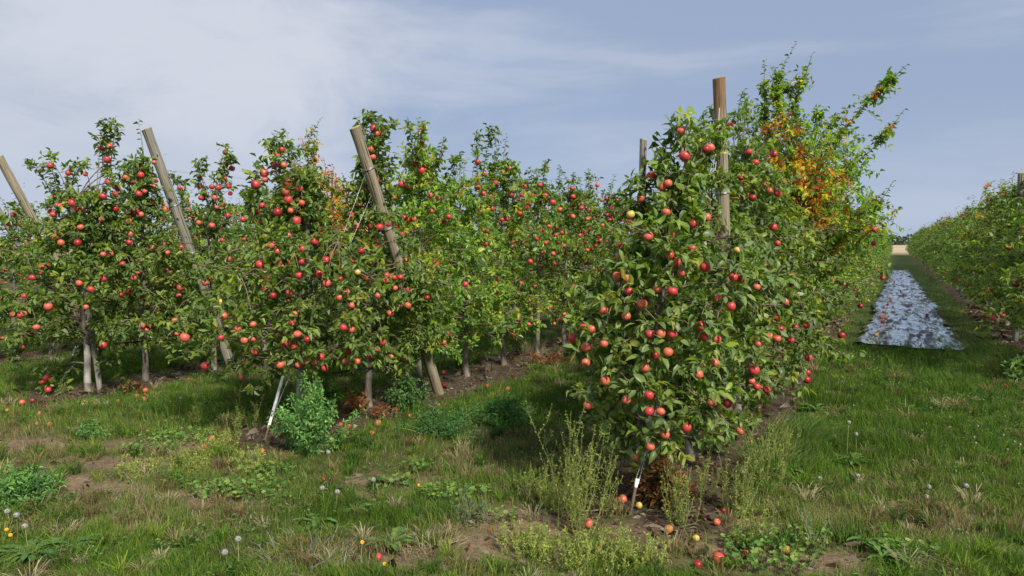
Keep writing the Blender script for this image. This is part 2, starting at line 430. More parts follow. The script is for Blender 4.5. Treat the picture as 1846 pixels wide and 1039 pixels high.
# ------------------------------------------------------------------ ground
PATCH = []   # (u, v, ru, rv, type)
def patch(px, py, ru, rv, typ, s=1.0):
    g = G(px, py); PATCH.append((g @ Rv, g[0] * -math.sin(YAW) + g[1] * math.cos(YAW), ru, rv, typ, s))
for a in [(850, 990, .42, .26), (930, 945, .42, .22), (770, 1015, .3, .14), (1265, 985, .42, .14), (1190, 960, .30, .16), (205, 835, .55, .20), (120, 865, .35, .15),
          (290, 800, .5, .16), (1425, 1015, .5, .16), (390, 905, .25, .08), (170, 880, .3, .1), (700, 870, .35, .12), (655, 895, .2, .08), (30, 800, .5, .15),
          (1050, 1000, .2, .1), (1300, 940, .25, .2), (345, 890, .2, .06)]:
    patch(*a, 'bare')
for a in [(300, 905, .8, .25), (450, 935, .6, .2), (540, 1000, .55, .14), (260, 945, .7, .2), (60, 800, .7, .2), (90, 960, .4, .15), (1690, 840, .6, .35), (1650, 935, .7, .25), (1720, 880, .6, .3),
          (900, 840, .9, .4), (960, 800, .6, .4), (1420, 950, .5, .25), (420, 900, .4, .2), (620, 1010, .6, .12), (20, 780, .6, .2), (760, 960, .3, .1)]:
    patch(*a, 'dry')
for a in [(880, 745, .9, .55), (420, 735, 1.4, .6), (1580, 720, 1.3, 1.0), (1450, 820, .5, .5), (1700, 700, .8, .8), (650, 930, .5, .2), (1000, 720, .5, .6), (1640, 650, 1.2, 1.2), (1620, 800, 1.2, .9), (770, 620, 2, 2.5), (200, 650, 2, 1.5)]:
    patch(*a, 'lush')
for a in [(350, 850, .9, .25), (420, 840, .5, .25), (560, 900, .5, .15), (100, 765, .9, .3), (300, 790, .7, .2), (1030, 950, .5, .4), (1380, 900, .4, .4)]:
    patch(*a, 'yg')
def field(x, y, typ):
    u = x * Rv[0] + y * Rv[1]; v = -x * math.sin(YAW) + y * math.cos(YAW)
    wob = (fbm(x * 3.1, y * 3.1, 5) - .5) * .9
    f = np.zeros_like(u)
    for (pu, pv, ru, rv, t, s) in PATCH:
        if t == typ: f = np.maximum(f, s * np.exp(-np.maximum(0, ((u - pu) / ru) ** 2 + ((v - pv) / rv) ** 2 + wob)))
    return np.clip(f, 0, 1)
def strip(x, y):
    f = np.zeros_like(x)
    wob = (fbm(x * 2.2, y * 1.7, 31) - .5) * .36
    for r, X in ROWX.items():
        w = STRIPW + wob
        e = np.clip((w - np.abs(x - X)) / .12 + .5, 0, 1) * np.clip((y - (ROWY0[r] - .75 + wob * 1.5)) / .25, 0, 1)
        f = np.maximum(f, e)
    return f * np.clip((118 - y) / 2, 0, 1)
def gz(x, y):
    near = np.clip(1 - np.abs(np.asarray(y) - 8) / 40, 0, 1)
    return near * ((fbm(np.asarray(x) * 1.1, np.asarray(y) * 1.1, 77) - .5) * .06 + (fbm(np.asarray(x) * 6, np.asarray(y) * 6, 78, 2) - .5) * .018)
def axis(lo, hi, step, far):
    a = np.arange(lo, hi + step / 2, step); out = []; s = step; p = a[-1]
    while p < far: s *= 1.35; p += s; out.append(p)
    neg = []; s = step; p = a[0]
    while p > -far: s *= 1.35; p -= s; neg.append(p)
    return np.array(neg[::-1] + list(a) + out)
gx = axis(-13, 5, .06, 2500); gy = axis(2.2, 16, .06, 2500)
XX, YY = np.meshgrid(gx, gy); X1, Y1 = XX.ravel(), YY.ravel()
ZZ = gz(X1, Y1)
st = strip(X1, Y1); ba = field(X1, Y1, 'bare'); dr = field(X1, Y1, 'dry'); lu = field(X1, Y1, 'lush')
gc = np.tile(np.array([.060, .066, .022]), (len(X1), 1))
def lay(c, f): 
    global gc
    gc = gc * (1 - f[:, None]) + np.array(c) * f[:, None]
lay((.10, .085, .04), dr * .5); lay((.035, .060, .015), lu * .6); lay((.175, .125, .082), np.clip(ba * 1.5, 0, 1)); lay((.070, .050, .038), st)
alley = np.clip((Y1 - 12) / 10, 0, 1) * (st < .5); lay((.050, .085, .020), alley * .7)
tan = np.clip((Y1 - 122) / 6, 0, 1); lay((.34, .27, .16), tan)
side = np.clip((np.abs(X1 + 20) - 70) / 20, 0, 1); lay((.20, .18, .09), side)
nx, ny = len(gx), len(gy); ii = (np.arange(ny - 1)[:, None] * nx + np.arange(nx - 1)[None, :]).ravel()
gq = np.stack([ii, ii + 1, ii + nx + 1, ii + nx], 1)
def m_ground():
    m, t, out = newmat('orchard_soil'); g = nd(t, 'ShaderNodeNewGeometry').outputs['Position']
    at = nd(t, 'ShaderNodeAttribute', attribute_name='col').outputs[0]
    n1 = noise(t, g, 26, 8, .65); n2 = noise(t, g, 4, 4, .55)
    c = mixc(t, 1.0, at, ramp(t, n1, [(.25, (.45, .45, .45)), (.5, (1, 1, 1)), (.75, (1.6, 1.5, 1.35))]), 'MULTIPLY')
    c = mixc(t, 1.0, c, ramp(t, n2, [(.3, (.8, .8, .8)), (.7, (1.25, 1.22, 1.15))]), 'MULTIPLY')
    bsdf(t, out, c, .95, .15, nrm=bump(t, n1, .9, .02)); return m
ground = link('ground', mesh_np('ground', np.stack([X1, Y1, ZZ], 1), [gq], m_ground(), col=gc, smooth=True))
tag(ground, kind='structure')
def GZ(x, y): return float(gz(np.array([x]), np.array([y]))[0])
def Gp(px, py):
    g = G(px, py); return np.array([g[0], g[1], GZ(g[0], g[1])])

# far wood on the horizon
rg = np.random.default_rng(5)
n = 12000
fx = rg.uniform(-260, 160, n); fy = 330 + rg.uniform(-8, 8, n)
top = 2.6 + 2.3 * fbm(fx * .11, fx * 0, 9) + 1.4 * vnoise(fx * .5, fx * 0, 3)
fz = rg.uniform(0, 1, n) ** .8 * top
lv = dict(P=np.stack([fx, fy, fz], 1), A=norm(rg.normal(size=(n, 3))), N=norm(rg.normal(size=(n, 3)) + (0, -.6, .6)), L=rg.uniform(.9, 1.9, n), W=rg.uniform(.8, 1.5, n), C=pick(rg, n, np.array([(.035, .055, .03), (.05, .07, .035), (.06, .07, .05)]), np.array([.4, .3, .3])))
tag(link('distant_treeline', leaf_mesh('distant_treeline', lv, M_LEAF, 2)), 'dark line of far trees on the horizon beyond the tan field', 'treeline', kind='stuff')
# low tan bank in the far field
bx = np.linspace(-300, 200, 80); bank_v = []
for yy, hz in ((150, -.05), (185, .55), (240, 1.1), (300, .9), (345, -.05)):
    bank_v.append(np.stack([bx, np.full(80, yy) + 6 * np.sin(bx * .02), np.full(80, hz) * (1 + .25 * np.sin(bx * .05)) ], 1))
bi = (np.arange(4)[:, None] * 80 + np.arange(79)[None]).ravel()
def m_field():
    m, t, out = newmat('dry_field'); g = nd(t, 'ShaderNodeNewGeometry').outputs['Position']
    bsdf(t, out, ramp(t, noise(t, mapping(t, g, (.03, .12, 1)), 1.5, 5), [(.35, (.30, .23, .13)), (.5, (.40, .32, .20)), (.65, (.50, .42, .30))]), .95, .1); return m
tag(link('hill', mesh_np('hill', np.concatenate(bank_v), [np.stack([bi, bi + 1, bi + 81, bi + 80], 1)], m_field(), smooth=True)), kind='structure')

# ------------------------------------------------------------------ grass
def blades(rng, x, y, h, w, col, lean=.55, segs=2, droop=.3):
    n = len(x); z = gz(x, y) - .005
    cl = fbm(x * 2.2, y * 2.2, 61, 2) * 12 + rng.normal(size=n) * 1.1
    d = np.stack([np.cos(cl), np.sin(cl)], 1); le = lean * rng.uniform(.2, 1.3, n)
    f = rng.uniform(0, 6.28, n); s = np.stack([np.cos(f), np.sin(f), np.zeros(n)], 1) * (w / 2)[:, None]
    P0 = np.stack([x, y, z], 1)
    P1 = P0 + np.stack([d[:, 0] * le * h * .3, d[:, 1] * le * h * .3, h * .55], 1)
    P2 = P0 + np.stack([d[:, 0] * le * h, d[:, 1] * le * h, h * (1 - droop * le)], 1)
    V = np.stack([P0 - s, P0 + s, P1 - s * .8, P1 + s * .8, P2], 1)
    o = (np.arange(n) * 5)[:, None]
    q = np.array([[0, 1, 3, 2]]) + o; t = np.array([[2, 3, 4]]) + o
    return V.reshape(-1, 3), q, t, np.repeat(col, 5, 0)
class Batch:
    def __init__(s): s.v = []; s.q = []; s.t = []; s.c = []; s.n = 0
    def add(s, V, q, t, c):
        s.v.append(V); s.c.append(c)
        if len(q): s.q.append(q + s.n)
        if len(t): s.t.append(t + s.n)
        s.n += len(V)
    def leaves(s, lv, lod):
        V, F, k = leaf_np(lv['P'], lv['A'], lv['N'], lv['L'], lv['W'], lod)
        s.add(V, F[1], F[0], np.repeat(lv['C'], k, 0))
    def mesh(s, name, mat, smooth=False):
        return mesh_np(name, np.concatenate(s.v), ([np.concatenate(s.q)] if s.q else []) + ([np.concatenate(s.t)] if s.t else []), mat, col=np.concatenate(s.c), smooth=smooth)
rng = np.random.default_rng(11)
N = 560000
vmin, vmax = 2.7, 42.0
uu = rng.uniform(0, 1, N)
v = 1 / (1 / vmin ** .62 - uu * (1 / vmin ** .62 - 1 / vmax ** .62)); v = v ** (1 / .62)
u = v * rng.uniform(-.80, .80, N)
x = u * math.cos(YAW) - v * math.sin(YAW); y = u * math.sin(YAW) + v * math.cos(YAW)
dn = fbm(x * 4.5, y * 4.5, 21); st = strip(x, y); ba = field(x, y, 'bare'); dr = field(x, y, 'dry'); lu = field(x, y, 'lush'); yg = field(x, y, 'yg')
sheet = (x > -.50) & (x < .98) & (y > 12.55) & (y < 48)
vis = (y < 60) & ~((x < -17)) & (x < 12)
keep = rng.uniform(0, 1, N) < np.clip(.30 + 1.1 * (dn - .25) + lu * .5, .12, 1) * (1 - .93 * st) * (1 - .93 * np.clip(ba * 1.5, 0, 1))
keep &= ~sheet & vis
# grass is sparse and short right under a row's shade
x, y, v, dn, st, dr, lu, yg = (a[keep] for a in (x, y, v, dn, st, dr, lu, yg)); n = len(x)
big = fbm(x * .8, y * .8, 44); tuft = fbm(x * 7, y * 7, 46, 2); tuft = np.clip(.5 + (tuft - .5) * 2.0, 0, 1)
al = np.clip((y - 6) / 6, 0, 1)
h = (.028 + .065 * tuft ** 1.5 + .05 * np.clip(big - .4, 0, 1)) * rng.uniform(.6, 1.35, n) * (1 + .9 * lu + .2 * dr)
h *= np.clip(1 - .0 * al, .3, 1)
w = .0032 * np.maximum(1, v / 5.0) * rng.uniform(.7, 1.3, n)
pg = np.array([(.085, .165, .018), (.11, .20, .024), (.055, .12, .018), (.17, .23, .03)])
pd = np.array([(.20, .16, .075), (.26, .21, .11), (.16, .11, .06), (.32, .28, .17), (.15, .15, .05)])
pl = np.array([(.055, .115, .016), (.078, .142, .02), (.042, .09, .015), (.12, .17, .028)])
py_ = np.array([(.17, .20, .05), (.22, .24, .07), (.13, .17, .045)])
def ch(p): return p[rng.integers(len(p), size=n)]
col = ch(pg)
dfrac = np.clip(.02 + .9 * (fbm(x * 1.6, y * 1.6, 91) - .45) + 1.3 * (fbm(x * 5.5, y * 5.5, 92, 2) - .5) + .75 * dr - .9 * lu - .5 * al, 0.02, .93)
col = np.where((rng.uniform(size=n) < dfrac)[:, None], ch(pd), col)
col = np.where((rng.uniform(size=n) < np.clip(lu * 1.1 + al * .75, 0, .95))[:, None], ch(pl), col)
col = np.where((rng.uniform(size=n) < yg * .7)[:, None], ch(py_), col)
col = col * rng.uniform(.75, 1.25, (n, 1))
B = Batch(); B.add(*blades(rng, x, y, h, w, col))
tag(link('grass', B.mesh('grass', M_GRASS)), 'short green and dry grass covering the ground between the rows', 'grass', kind='stuff')
GRASS_N = n
nt_ = 1500; rt = np.random.default_rng(91)
tv = rt.uniform(2.9, 11, nt_); tu = tv * rt.uniform(-.78, .78, nt_)
tx = tu * math.cos(YAW) - tv * math.sin(YAW); ty = tu * math.sin(YAW) + tv * math.cos(YAW)
ok = rt.uniform(size=nt_) < 1 - .85 * strip(tx, ty) - .5 * field(tx, ty, 'bare'); tx, ty, tv = tx[ok], ty[ok], tv[ok]; nt_ = len(tx)
nb = 46; ti = np.repeat(np.arange(nt_), nb); m = len(ti); hh = rt.uniform(.05, .13, nt_)[ti] * rt.uniform(.5, 1.1, m)
a = rt.uniform(0, 6.28, m); r = np.sqrt(rt.uniform(size=m)) * rt.uniform(.015, .05, nt_)[ti]; X_ = tx[ti] + np.cos(a) * r; Y_ = ty[ti] + np.sin(a) * r
z_ = gz(X_, Y_) - .005; a2 = a + rt.normal(size=m) * .5; le = rt.uniform(.3, 1.25, m) * hh; d_ = np.stack([np.cos(a2), np.sin(a2), np.zeros(m)], 1)
tcl = np.where((rt.uniform(size=nt_) < .35 + .4 * field(tx, ty, 'dry'))[:, None], pd[rt.integers(5, size=nt_)], np.where((rt.uniform(size=nt_) < .5)[:, None], pg[rt.integers(4, size=nt_)], pl[rt.integers(4, size=nt_)]))
P0 = np.stack([X_, Y_, z_], 1); P1 = P0 + d_ * (le * .22)[:, None] + np.array([0, 0, 1]) * (hh * .55)[:, None]; P2 = P0 + d_ * (le * .62)[:, None] + np.array([0, 0, 1]) * (hh * .86)[:, None]; P3 = P0 + d_ * (le * 1.15)[:, None] + np.array([0, 0, 1]) * (hh * .80)[:, None]
f = rt.uniform(0, 6.28, m); w_ = (.0045 * rt.uniform(.7, 1.3, m) * np.maximum(1, tv[ti] / 6) / 2)[:, None]; s_ = np.stack([np.cos(f), np.sin(f), 0 * f], 1) * w_
V = np.stack([P0 - s_, P0 + s_, P1 - s_, P1 + s_, P2 - s_ * .8, P2 + s_ * .8, P3], 1).reshape(-1, 3); o_ = (np.arange(m) * 7)[:, None]
q_ = np.concatenate([np.array([[0, 1, 3, 2]]) + o_, np.array([[2, 3, 5, 4]]) + o_]); t_ = np.array([[4, 5, 6]]) + o_
tag(link('coarse_grass', mesh_np('coarse_grass', V, [q_, t_], M_GRASS, col=np.repeat(tcl[ti] * rt.uniform(.7, 1.3, (m, 1)), 7, 0))), 'coarse arching grass tufts scattered through the short grass', 'grass', kind='stuff')

N = 90000
v = rng.uniform(2.9, 12, N); u = v * rng.uniform(-.78, .78, N)
x = u * math.cos(YAW) - v * math.sin(YAW); y = u * math.sin(YAW) + v * math.cos(YAW)
cv = fbm(x * 1.3, y * 1.3, 201) + .35 * field(x, y, 'lush') + .25 * field(x, y, 'yg') - .6 * strip(x, y) - .5 * field(x, y, 'bare')
k = rng.uniform(size=N) < np.clip((cv - .50) * 3.2, 0, 1) * np.clip((fbm(x * 6, y * 6, 203, 2) - .35) * 3, 0, 1)
x, y, v = x[k], y[k], v[k]; n = len(x)
lv = dict(P=np.stack([x, y, gz(x, y) + rng.uniform(.01, .075, n)], 1), A=norm(np.stack([rng.normal(size=n), rng.normal(size=n), rng.normal(size=n) * .4 + .2], 1)), N=norm(np.stack([rng.normal(size=n) * .5, rng.normal(size=n) * .5, np.ones(n)], 1)),
          L=rng.uniform(.012, .032, n) * np.maximum(1, v / 7), W=rng.uniform(.008, .016, n) * np.maximum(1, v / 7), C=pick(rng, n, np.array([(.10, .20, .035), (.07, .16, .03), (.15, .24, .045), (.06, .14, .05)]), np.ones(4)))
B = Batch(); B.leaves(lv, 1)
tag(link('ground_cover', B.mesh('ground_cover', M_WEED)), 'low clover-like leaves mixed into the grass in patches', 'ground cover', kind='stuff')

# litter: bark chips, dead leaves, twigs on the strips and bare soil
N = 60000
v = rng.uniform(3.0, 18, N) ** 1.0; u = v * rng.uniform(-.8, .8, N)
x = u * math.cos(YAW) - v * math.sin(YAW); y = u * math.sin(YAW) + v * math.cos(YAW)
k = rng.uniform(size=N) < strip(x, y) * .9 + field(x, y, 'bare') * .30 + .01
x, y, v = x[k], y[k], v[k]; n = len(x)
A = norm(np.stack([rng.normal(size=n), rng.normal(size=n), rng.normal(size=n) * .25], 1)); Nn = norm(np.stack([rng.normal(size=n) * .35, rng.normal(size=n) * .35, np.ones(n)], 1))
L = rng.uniform(.015, .055, n) * np.maximum(1, v / 8); twg = rng.uniform(size=n) < .3
lv = dict(P=np.stack([x, y, gz(x, y) + rng.uniform(.002, .014, n)], 1), A=A, N=Nn, L=np.where(twg, L * 2.6, L), W=np.where(twg, .005, L * .5),
          C=pick(rng, n, np.array([(.13, .09, .06), (.20, .16, .12), (.30, .25, .20), (.075, .05, .035), (.24, .10, .05)]), np.array([.3, .25, .12, .25, .08])))
B = Batch(); B.leaves(lv, 1)
tag(link('bark_mulch', B.mesh('bark_mulch', M_GRASS)), 'brown bark chips, twigs and dead leaves strewn under the tree rows', 'mulch', kind='stuff')

# ------------------------------------------------------------------ apple trees
def canopyR(h, H, Rb, Rt, b0=.42):
    h = np.asarray(h, float)
    if isinstance(Rt, list): return np.interp(h, [a for a, _ in Rt], [b for _, b in Rt])
    return np.interp(h, [b0 - .12, b0 + .15, 1.0, 1.45, 1.85, H - .35, H - .05, H + .1], [.12, Rb * .85, Rb, Rb * .86, Rb * .58, max(Rt, .15), Rt * .7, .04])
def gen_tree(seed, H=2.75, Rb=.55, Rt=.17, nl=56, per=10, b0=.45, pal=GRN, pp=GRN_P, lsz=.068, twigs=True, napp=40, tip_shoots=2, flat=1.0, topx=(0, 0), twn=9):
    rng = np.random.default_rng(seed)
    tb = Tubes(); ls = []
    zs = np.linspace(-.03, H - .12, 12)
    wob = np.stack([np.cumsum(rng.normal(size=12)) * .012, np.cumsum(rng.normal(size=12)) * .012], 1); wob -= wob[0]
    f = np.clip(zs / H, 0, 1) ** 2
    tr = np.stack([wob[:, 0] + topx[0] * f, wob[:, 1] + topx[1] * f, zs], 1)
    rad = np.interp(zs, [0, .12, .5, H], [.044, .033, .029, .006])
    trunk = Tubes(); trunk.add(tr, rad, 10)
    S = []; D = []; LN = []; spots = []
    az = rng.uniform(0, 6.28)
    hs = b0 + (H - .25 - b0) * (np.arange(nl) + .5) / nl + rng.uniform(-.04, .04, nl)
    for h in hs:
        az += 2.4 + rng.normal() * .3
        R = canopyR(h, H, Rb, Rt, b0) * rng.uniform(.62, 1.12)
        p = np.array([np.interp(h, zs, tr[:, 0]), np.interp(h, zs, tr[:, 1]), h])
        el = rng.uniform(.05, .55) + .25 * (h / H)
        seg = R / 5; pts = [p]; a = az; e = el
        for k in range(6):
            d = np.array([math.cos(a) * math.cos(e) * flat, math.sin(a) * math.cos(e), math.sin(e)])
            pts.append(pts[-1] + d * seg); a += rng.normal() * .18; e -= rng.uniform(.06, .26)
        pts = np.array(pts); r0 = .011 * (1 - .5 * h / H)
        tb.add(pts, np.linspace(r0, .003, len(pts)), 4)
        m = max(3, int(round(twn * (.35 + .65 * R / max(Rb, .1)) * rng.uniform(.45, 1.55))))
        tt = rng.uniform(.15, 1, m) ** .8 * (len(pts) - 1); i0 = np.minimum(tt.astype(int), len(pts) - 2); fr = (tt - i0)[:, None]
        q = pts[i0] * (1 - fr) + pts[i0 + 1] * fr
        ld = norm(pts[i0 + 1] - pts[i0])
        d = norm(ld * .55 + rng.normal(size=(m, 3)) * .6 + np.array([0, 0, .12]))
        S.append(q); D.append(d); LN.append(rng.uniform(.05, .16, m))
        spots.append(q)
    S = np.concatenate(S); D = np.concatenate(D); LN = np.concatenate(LN); spots = np.concatenate(spots)
    if twigs:
        # slender two-point twigs, three-sided, all at once
        n = len(S); E = S + D * LN[:, None]; ref = norm(np.cross(D, rng.normal(size=(n, 3)))); r2 = np.cross(D, ref)
        ring = lambda C, r: np.stack([C + ref * r, C + (-.5 * ref + .87 * r2) * r, C + (-.5 * ref - .87 * r2) * r], 1)
        V = np.concatenate([ring(S, .0028), ring(E, .0014)], 1).reshape(-1, 3); o = (np.arange(n) * 6)[:, None]
        qd = np.concatenate([np.array([[0, 1, 4, 3]]) + o, np.array([[1, 2, 5, 4]]) + o, np.array([[2, 0, 3, 5]]) + o]) + tb.n
        tb.v.append(V); tb.q.append(qd); tb.n += len(V)
    colT = pick(rng, len(S), pal, pp, .2)
    ls.append(twig_leaves(rng, S, D, LN, per, colT, lsz))
    # leader and upright shoots at the top
    for k in range(tip_shoots + 1):
        b = tr[-1] + np.array([rng.normal() * .05, rng.normal() * .05, rng.uniform(-.35, 0)]) if k else tr[-1]
        L = rng.uniform(.15, .34); d = norm(np.array([rng.normal() * .3, rng.normal() * .3, 1]))
        pts = np.array([b + d * L * t + np.array([rng.normal() * .01, rng.normal() * .01, 0]) * t for t in np.linspace(0, 1, 5)])
        tb.add(pts, np.linspace(.004, .0015, 5), 4)
        ls.append(shoot_leaves(rng, pts, .022, lsz * .85, pal, pp, 0))
    # apple spots: outer parts of the limbs, below them
    rr = np.hypot(spots[:, 0], spots[:, 1]); RR = canopyR(spots[:, 2], H, Rb, Rt, b0)
    ok = np.where(rr > RR * .55)[0]
    pool = rng.permutation(ok); app = []
    for i in pool:
        p = spots[i] + np.array([0, 0, -.055]) + np.array([spots[i][0], spots[i][1], 0]) / max(rr[i], .05) * .03
        if p[2] < .25: continue
        if all((p - q[0]) @ (p - q[0]) > .0068 for q in app):
            hk = p[2] / H
            wts = np.array([.60 * (.5 + hk), .18, .18, .20 * (1.2 - hk), .01]); kc = 'rdpoy'[rng.choice(5, p=wts / wts.sum())]
            app.append((p, rng.uniform(.028, .041), kc))
            if len(app) < napp and rng.uniform() < .45:
                q = p + np.append(rng.normal(size=2) * .05, -.02 - rng.uniform(0, .05))
                if all((q - s[0]) @ (q - s[0]) > .0056 for s in app): app.append((q, rng.uniform(.031, .040), kc if rng.uniform() < .6 else 'r'))
        if len(app) >= napp: break
    return dict(trunk=trunk, wood=tb, leaves=cat_leaves(ls), apples=app, H=H, tr=tr, zs=zs, Rb=Rb, Rt=Rt, b0=b0, spots=spots)
def cull(lv, apples, rad=1.25):
    c = lv['P'] + norm(lv['A']) * (lv['L'] * .5)[:, None]
    keep = np.ones(len(c), bool)
    for j, (p, r, *_) in enumerate(apples):
        rad = (1.55, 1.05, 1.35)[j % 3]
        d = c - p; keep &= (d * d).sum(1) > (r * rad) ** 2
    return sel(lv, keep)

# ---- the picture's own apples: (px, py, diameter px, colour) per row
AP_A = [(1228,236,14,'o'),(1234,282,23,'r'),(1280,267,18,'o'),(1174,319,20,'r'),(1189,310,12,'o'),(1194,337,18,'o'),(1204,331,12,'o'),(1155,358,14,'p'),(1137,387,17,'y'),(1201,383,14,'o'),(1250,404,19,'r'),(1274,392,11,'p'),(1211,427,16,'r'),(1248,448,20,'r'),(1169,427,20,'p'),(1118,443,14,'d'),(1117,463,14,'o'),(1208,461,16,'r'),(1219,475,21,'r'),(1271,482,21,'r'),(1286,318,18,'r'),(1301,315,18,'r'),(1317,226,14,'r'),(1335,319,14,'r'),(1342,331,12,'r'),(1345,350,12,'p'),(1326,360,11,'p'),(1342,424,12,'r'),(1329,451,9,'y'),(1273,270,14,'d'),
 (1113,498,20,'o'),(1131,503,17,'o'),(1185,521,15,'o'),(1212,525,20,'r'),(1229,492,12,'p'),(1157,548,22,'o'),(1322,500,14,'r'),(1336,503,18,'r'),(1318,553,18,'r'),(1129,570,13,'o'),(1088,560,14,'p'),(1134,525,10,'r'),(1052,589,14,'r'),(1067,594,18,'o'),(1033,610,19,'r'),(1056,626,21,'p'),(1088,620,12,'o'),(1171,603,19,'r'),(1191,602,16,'o'),(1212,603,20,'r'),(1263,588,20,'r'),(1204,635,20,'o'),(1056,654,17,'o'),(1091,687,19,'o'),(1162,663,15,'o'),(1180,641,14,'d'),(1289,654,12,'o'),(1259,675,17,'o'),(1060,730,20,'p'),(1129,721,15,'o'),(1170,713,12,'r'),(1170,742,19,'r'),(1191,742,17,'o'),(1283,726,14,'o'),(1312,727,20,'d'),(1269,607,14,'d'),(1292,612,16,'p'),(1237,771,20,'r'),(1335,777,18,'o'),(1199,784,8,'o'),(1172,806,18,'o'),(1144,824,12,'o'),
 (1394,410,15,'r'),(1402,439,9,'r'),(1379,479,16,'r'),(1422,529,15,'r'),(1416,545,12,'p'),(1401,573,14,'r'),(1406,594,18,'d'),(1434,591,14,'d'),(1454,587,7,'r'),(1387,607,12,'o'),(1401,611,13,'p'),(1367,620,14,'o'),(1425,613,9,'r'),(1517,605,18,'d'),(1551,552,11,'d'),(1457,645,15,'r'),(1359,668,22,'r'),(1355,687,14,'p'),(1364,697,16,'r'),(1382,703,15,'r'),(1591,501,8,'r'),(1575,439,7,'r'),(1576,414,7,'r'),(1428,496,14,'d'),(1427,512,12,'d'),(1508,484,8,'d'),(1364,518,10,'o'),
 (1350,274,15,'r'),(1395,278,15,'r'),(1362,293,14,'r'),(1336,319,16,'r'),(1377,322,13,'r'),(1380,334,12,'p'),(1361,335,12,'r'),(1387,344,11,'p'),(1402,349,16,'r'),(1344,350,11,'p'),(1357,357,15,'d')]
AP_B = [(861,292,11,'r'),(873,314,12,'p'),(893,330,12,'r'),(909,310,11,'r'),(919,304,9,'p'),(871,349,12,'r'),(884,355,11,'r'),(945,337,11,'r'),(973,334,11,'r'),(959,352,12,'r'),(921,351,10,'r'),(983,353,11,'r'),(954,366,12,'r'),(949,374,10,'r'),(937,385,11,'r'),(905,396,10,'r'),(914,395,11,'r'),(996,365,11,'r'),(1009,378,11,'p'),(1033,355,11,'r'),(1032,340,9,'r'),(1048,375,10,'r'),(1062,379,11,'r'),(1077,334,9,'p'),(1103,375,9,'r'),(1094,387,9,'r'),(1033,391,10,'p'),(1059,395,8,'p'),(977,417,10,'o'),(990,408,9,'o'),(1003,410,8,'r'),(1013,420,9,'r'),(1045,425,9,'r'),(1077,426,9,'r'),(1082,434,8,'r'),(983,438,11,'r'),(968,431,9,'r'),(942,438,9,'d'),(1017,444,10,'r'),(1038,442,9,'r'),(1056,438,9,'p'),(1059,451,9,'o'),(875,440,11,'r'),(956,472,11,'r'),(1001,475,10,'r'),
 (897,503,11,'r'),(881,529,9,'o'),(896,528,8,'o'),(1029,536,11,'d'),(1033,517,8,'p'),(925,604,11,'d'),(929,610,8,'p'),(916,594,8,'o'),(953,585,6,'p'),(1000,584,8,'p'),(934,577,8,'d'),
 (674,232,16,'r'),(679,241,12,'o'),(688,239,10,'o'),(655,239,12,'p'),(668,270,14,'p'),(672,284,13,'p'),(757,240,12,'r'),(761,259,9,'r'),(776,287,13,'r'),(746,296,13,'d'),(760,308,15,'r'),(764,299,9,'r'),(724,333,15,'r'),(737,337,11,'r'),(775,352,13,'p'),(789,357,10,'o'),(710,357,11,'r'),(679,325,10,'r'),(655,340,13,'p'),(647,368,13,'p'),(632,388,14,'p'),(642,407,13,'o'),(666,394,11,'r'),(670,408,15,'r'),(684,410,15,'r'),(699,404,14,'r'),(717,409,12,'r'),(729,392,12,'r'),(737,397,12,'r'),(746,395,11,'p'),(725,422,11,'r'),(809,391,11,'r'),(778,381,11,'p'),(676,435,14,'p'),(680,444,12,'r'),(651,453,14,'d'),(616,443,14,'r'),(599,458,14,'r'),(588,469,15,'r'),(637,469,9,'p'),(741,460,13,'d'),(732,469,11,'o'),(786,476,15,'r'),
 (476,312,18,'p'),(461,333,19,'r'),(477,324,10,'p'),(519,330,18,'r'),(516,345,18,'p'),(520,360,18,'r'),(539,340,15,'p'),(496,298,12,'r'),(508,270,10,'r'),(500,281,11,'r'),(489,275,8,'d'),(512,298,8,'o'),(544,366,13,'p'),(534,399,19,'r'),(500,383,18,'d'),(524,380,12,'p'),(473,371,12,'r'),(463,382,12,'d'),(469,401,11,'r'),(520,425,13,'p'),(479,427,14,'r'),(490,442,16,'p'),(567,436,16,'r'),(545,449,15,'r'),(500,453,12,'p'),(469,477,18,'r'),(502,474,15,'r'),(526,474,15,'r'),(543,472,12,'r'),
 (539,497,15,'r'),(575,493,17,'r'),(589,511,16,'p'),(613,503,13,'d'),(615,482,13,'r'),(484,503,13,'o'),(479,521,17,'d'),(492,533,12,'d'),(645,491,11,'y'),(686,481,14,'r'),(697,497,13,'r'),(695,506,12,'p'),(710,501,12,'r'),(722,500,12,'r'),(712,520,10,'o'),(737,524,12,'r'),(735,551,14,'p'),(720,552,9,'p'),(704,565,14,'p'),(681,533,11,'p'),(642,536,10,'p'),(625,527,10,'p'),(612,537,12,'p'),(634,551,7,'p'),(532,566,12,'p'),(536,603,16,'p'),(554,612,15,'d'),(526,583,13,'d'),(619,591,15,'r'),(634,595,9,'p'),(661,591,10,'o'),(690,618,13,'r'),(680,630,11,'o'),(706,644,11,'o'),(667,642,11,'d'),(731,648,10,'o'),(732,678,13,'o'),(628,633,15,'d'),(623,652,14,'o'),(644,652,12,'o'),(578,644,15,'r'),(585,664,14,'r'),(550,652,14,'o'),(538,658,10,'o'),(505,658,17,'o'),(566,653,9,'p'),(441,614,16,'o'),(457,611,13,'p'),(456,585,14,'o'),(431,574,11,'r'),(429,593,11,'p'),(459,634,12,'p'),(403,570,16,'o'),(437,680,11,'o'),(786,620,11,'o'),(800,617,11,'o'),(810,603,11,'r'),(819,635,12,'o'),(839,513,12,'r'),(770,537,12,'d'),
 (397,545,13,'y'),(390,592,9,'r'),(370,660,17,'r'),(398,609,13,'r'),(333,609,19,'p')]
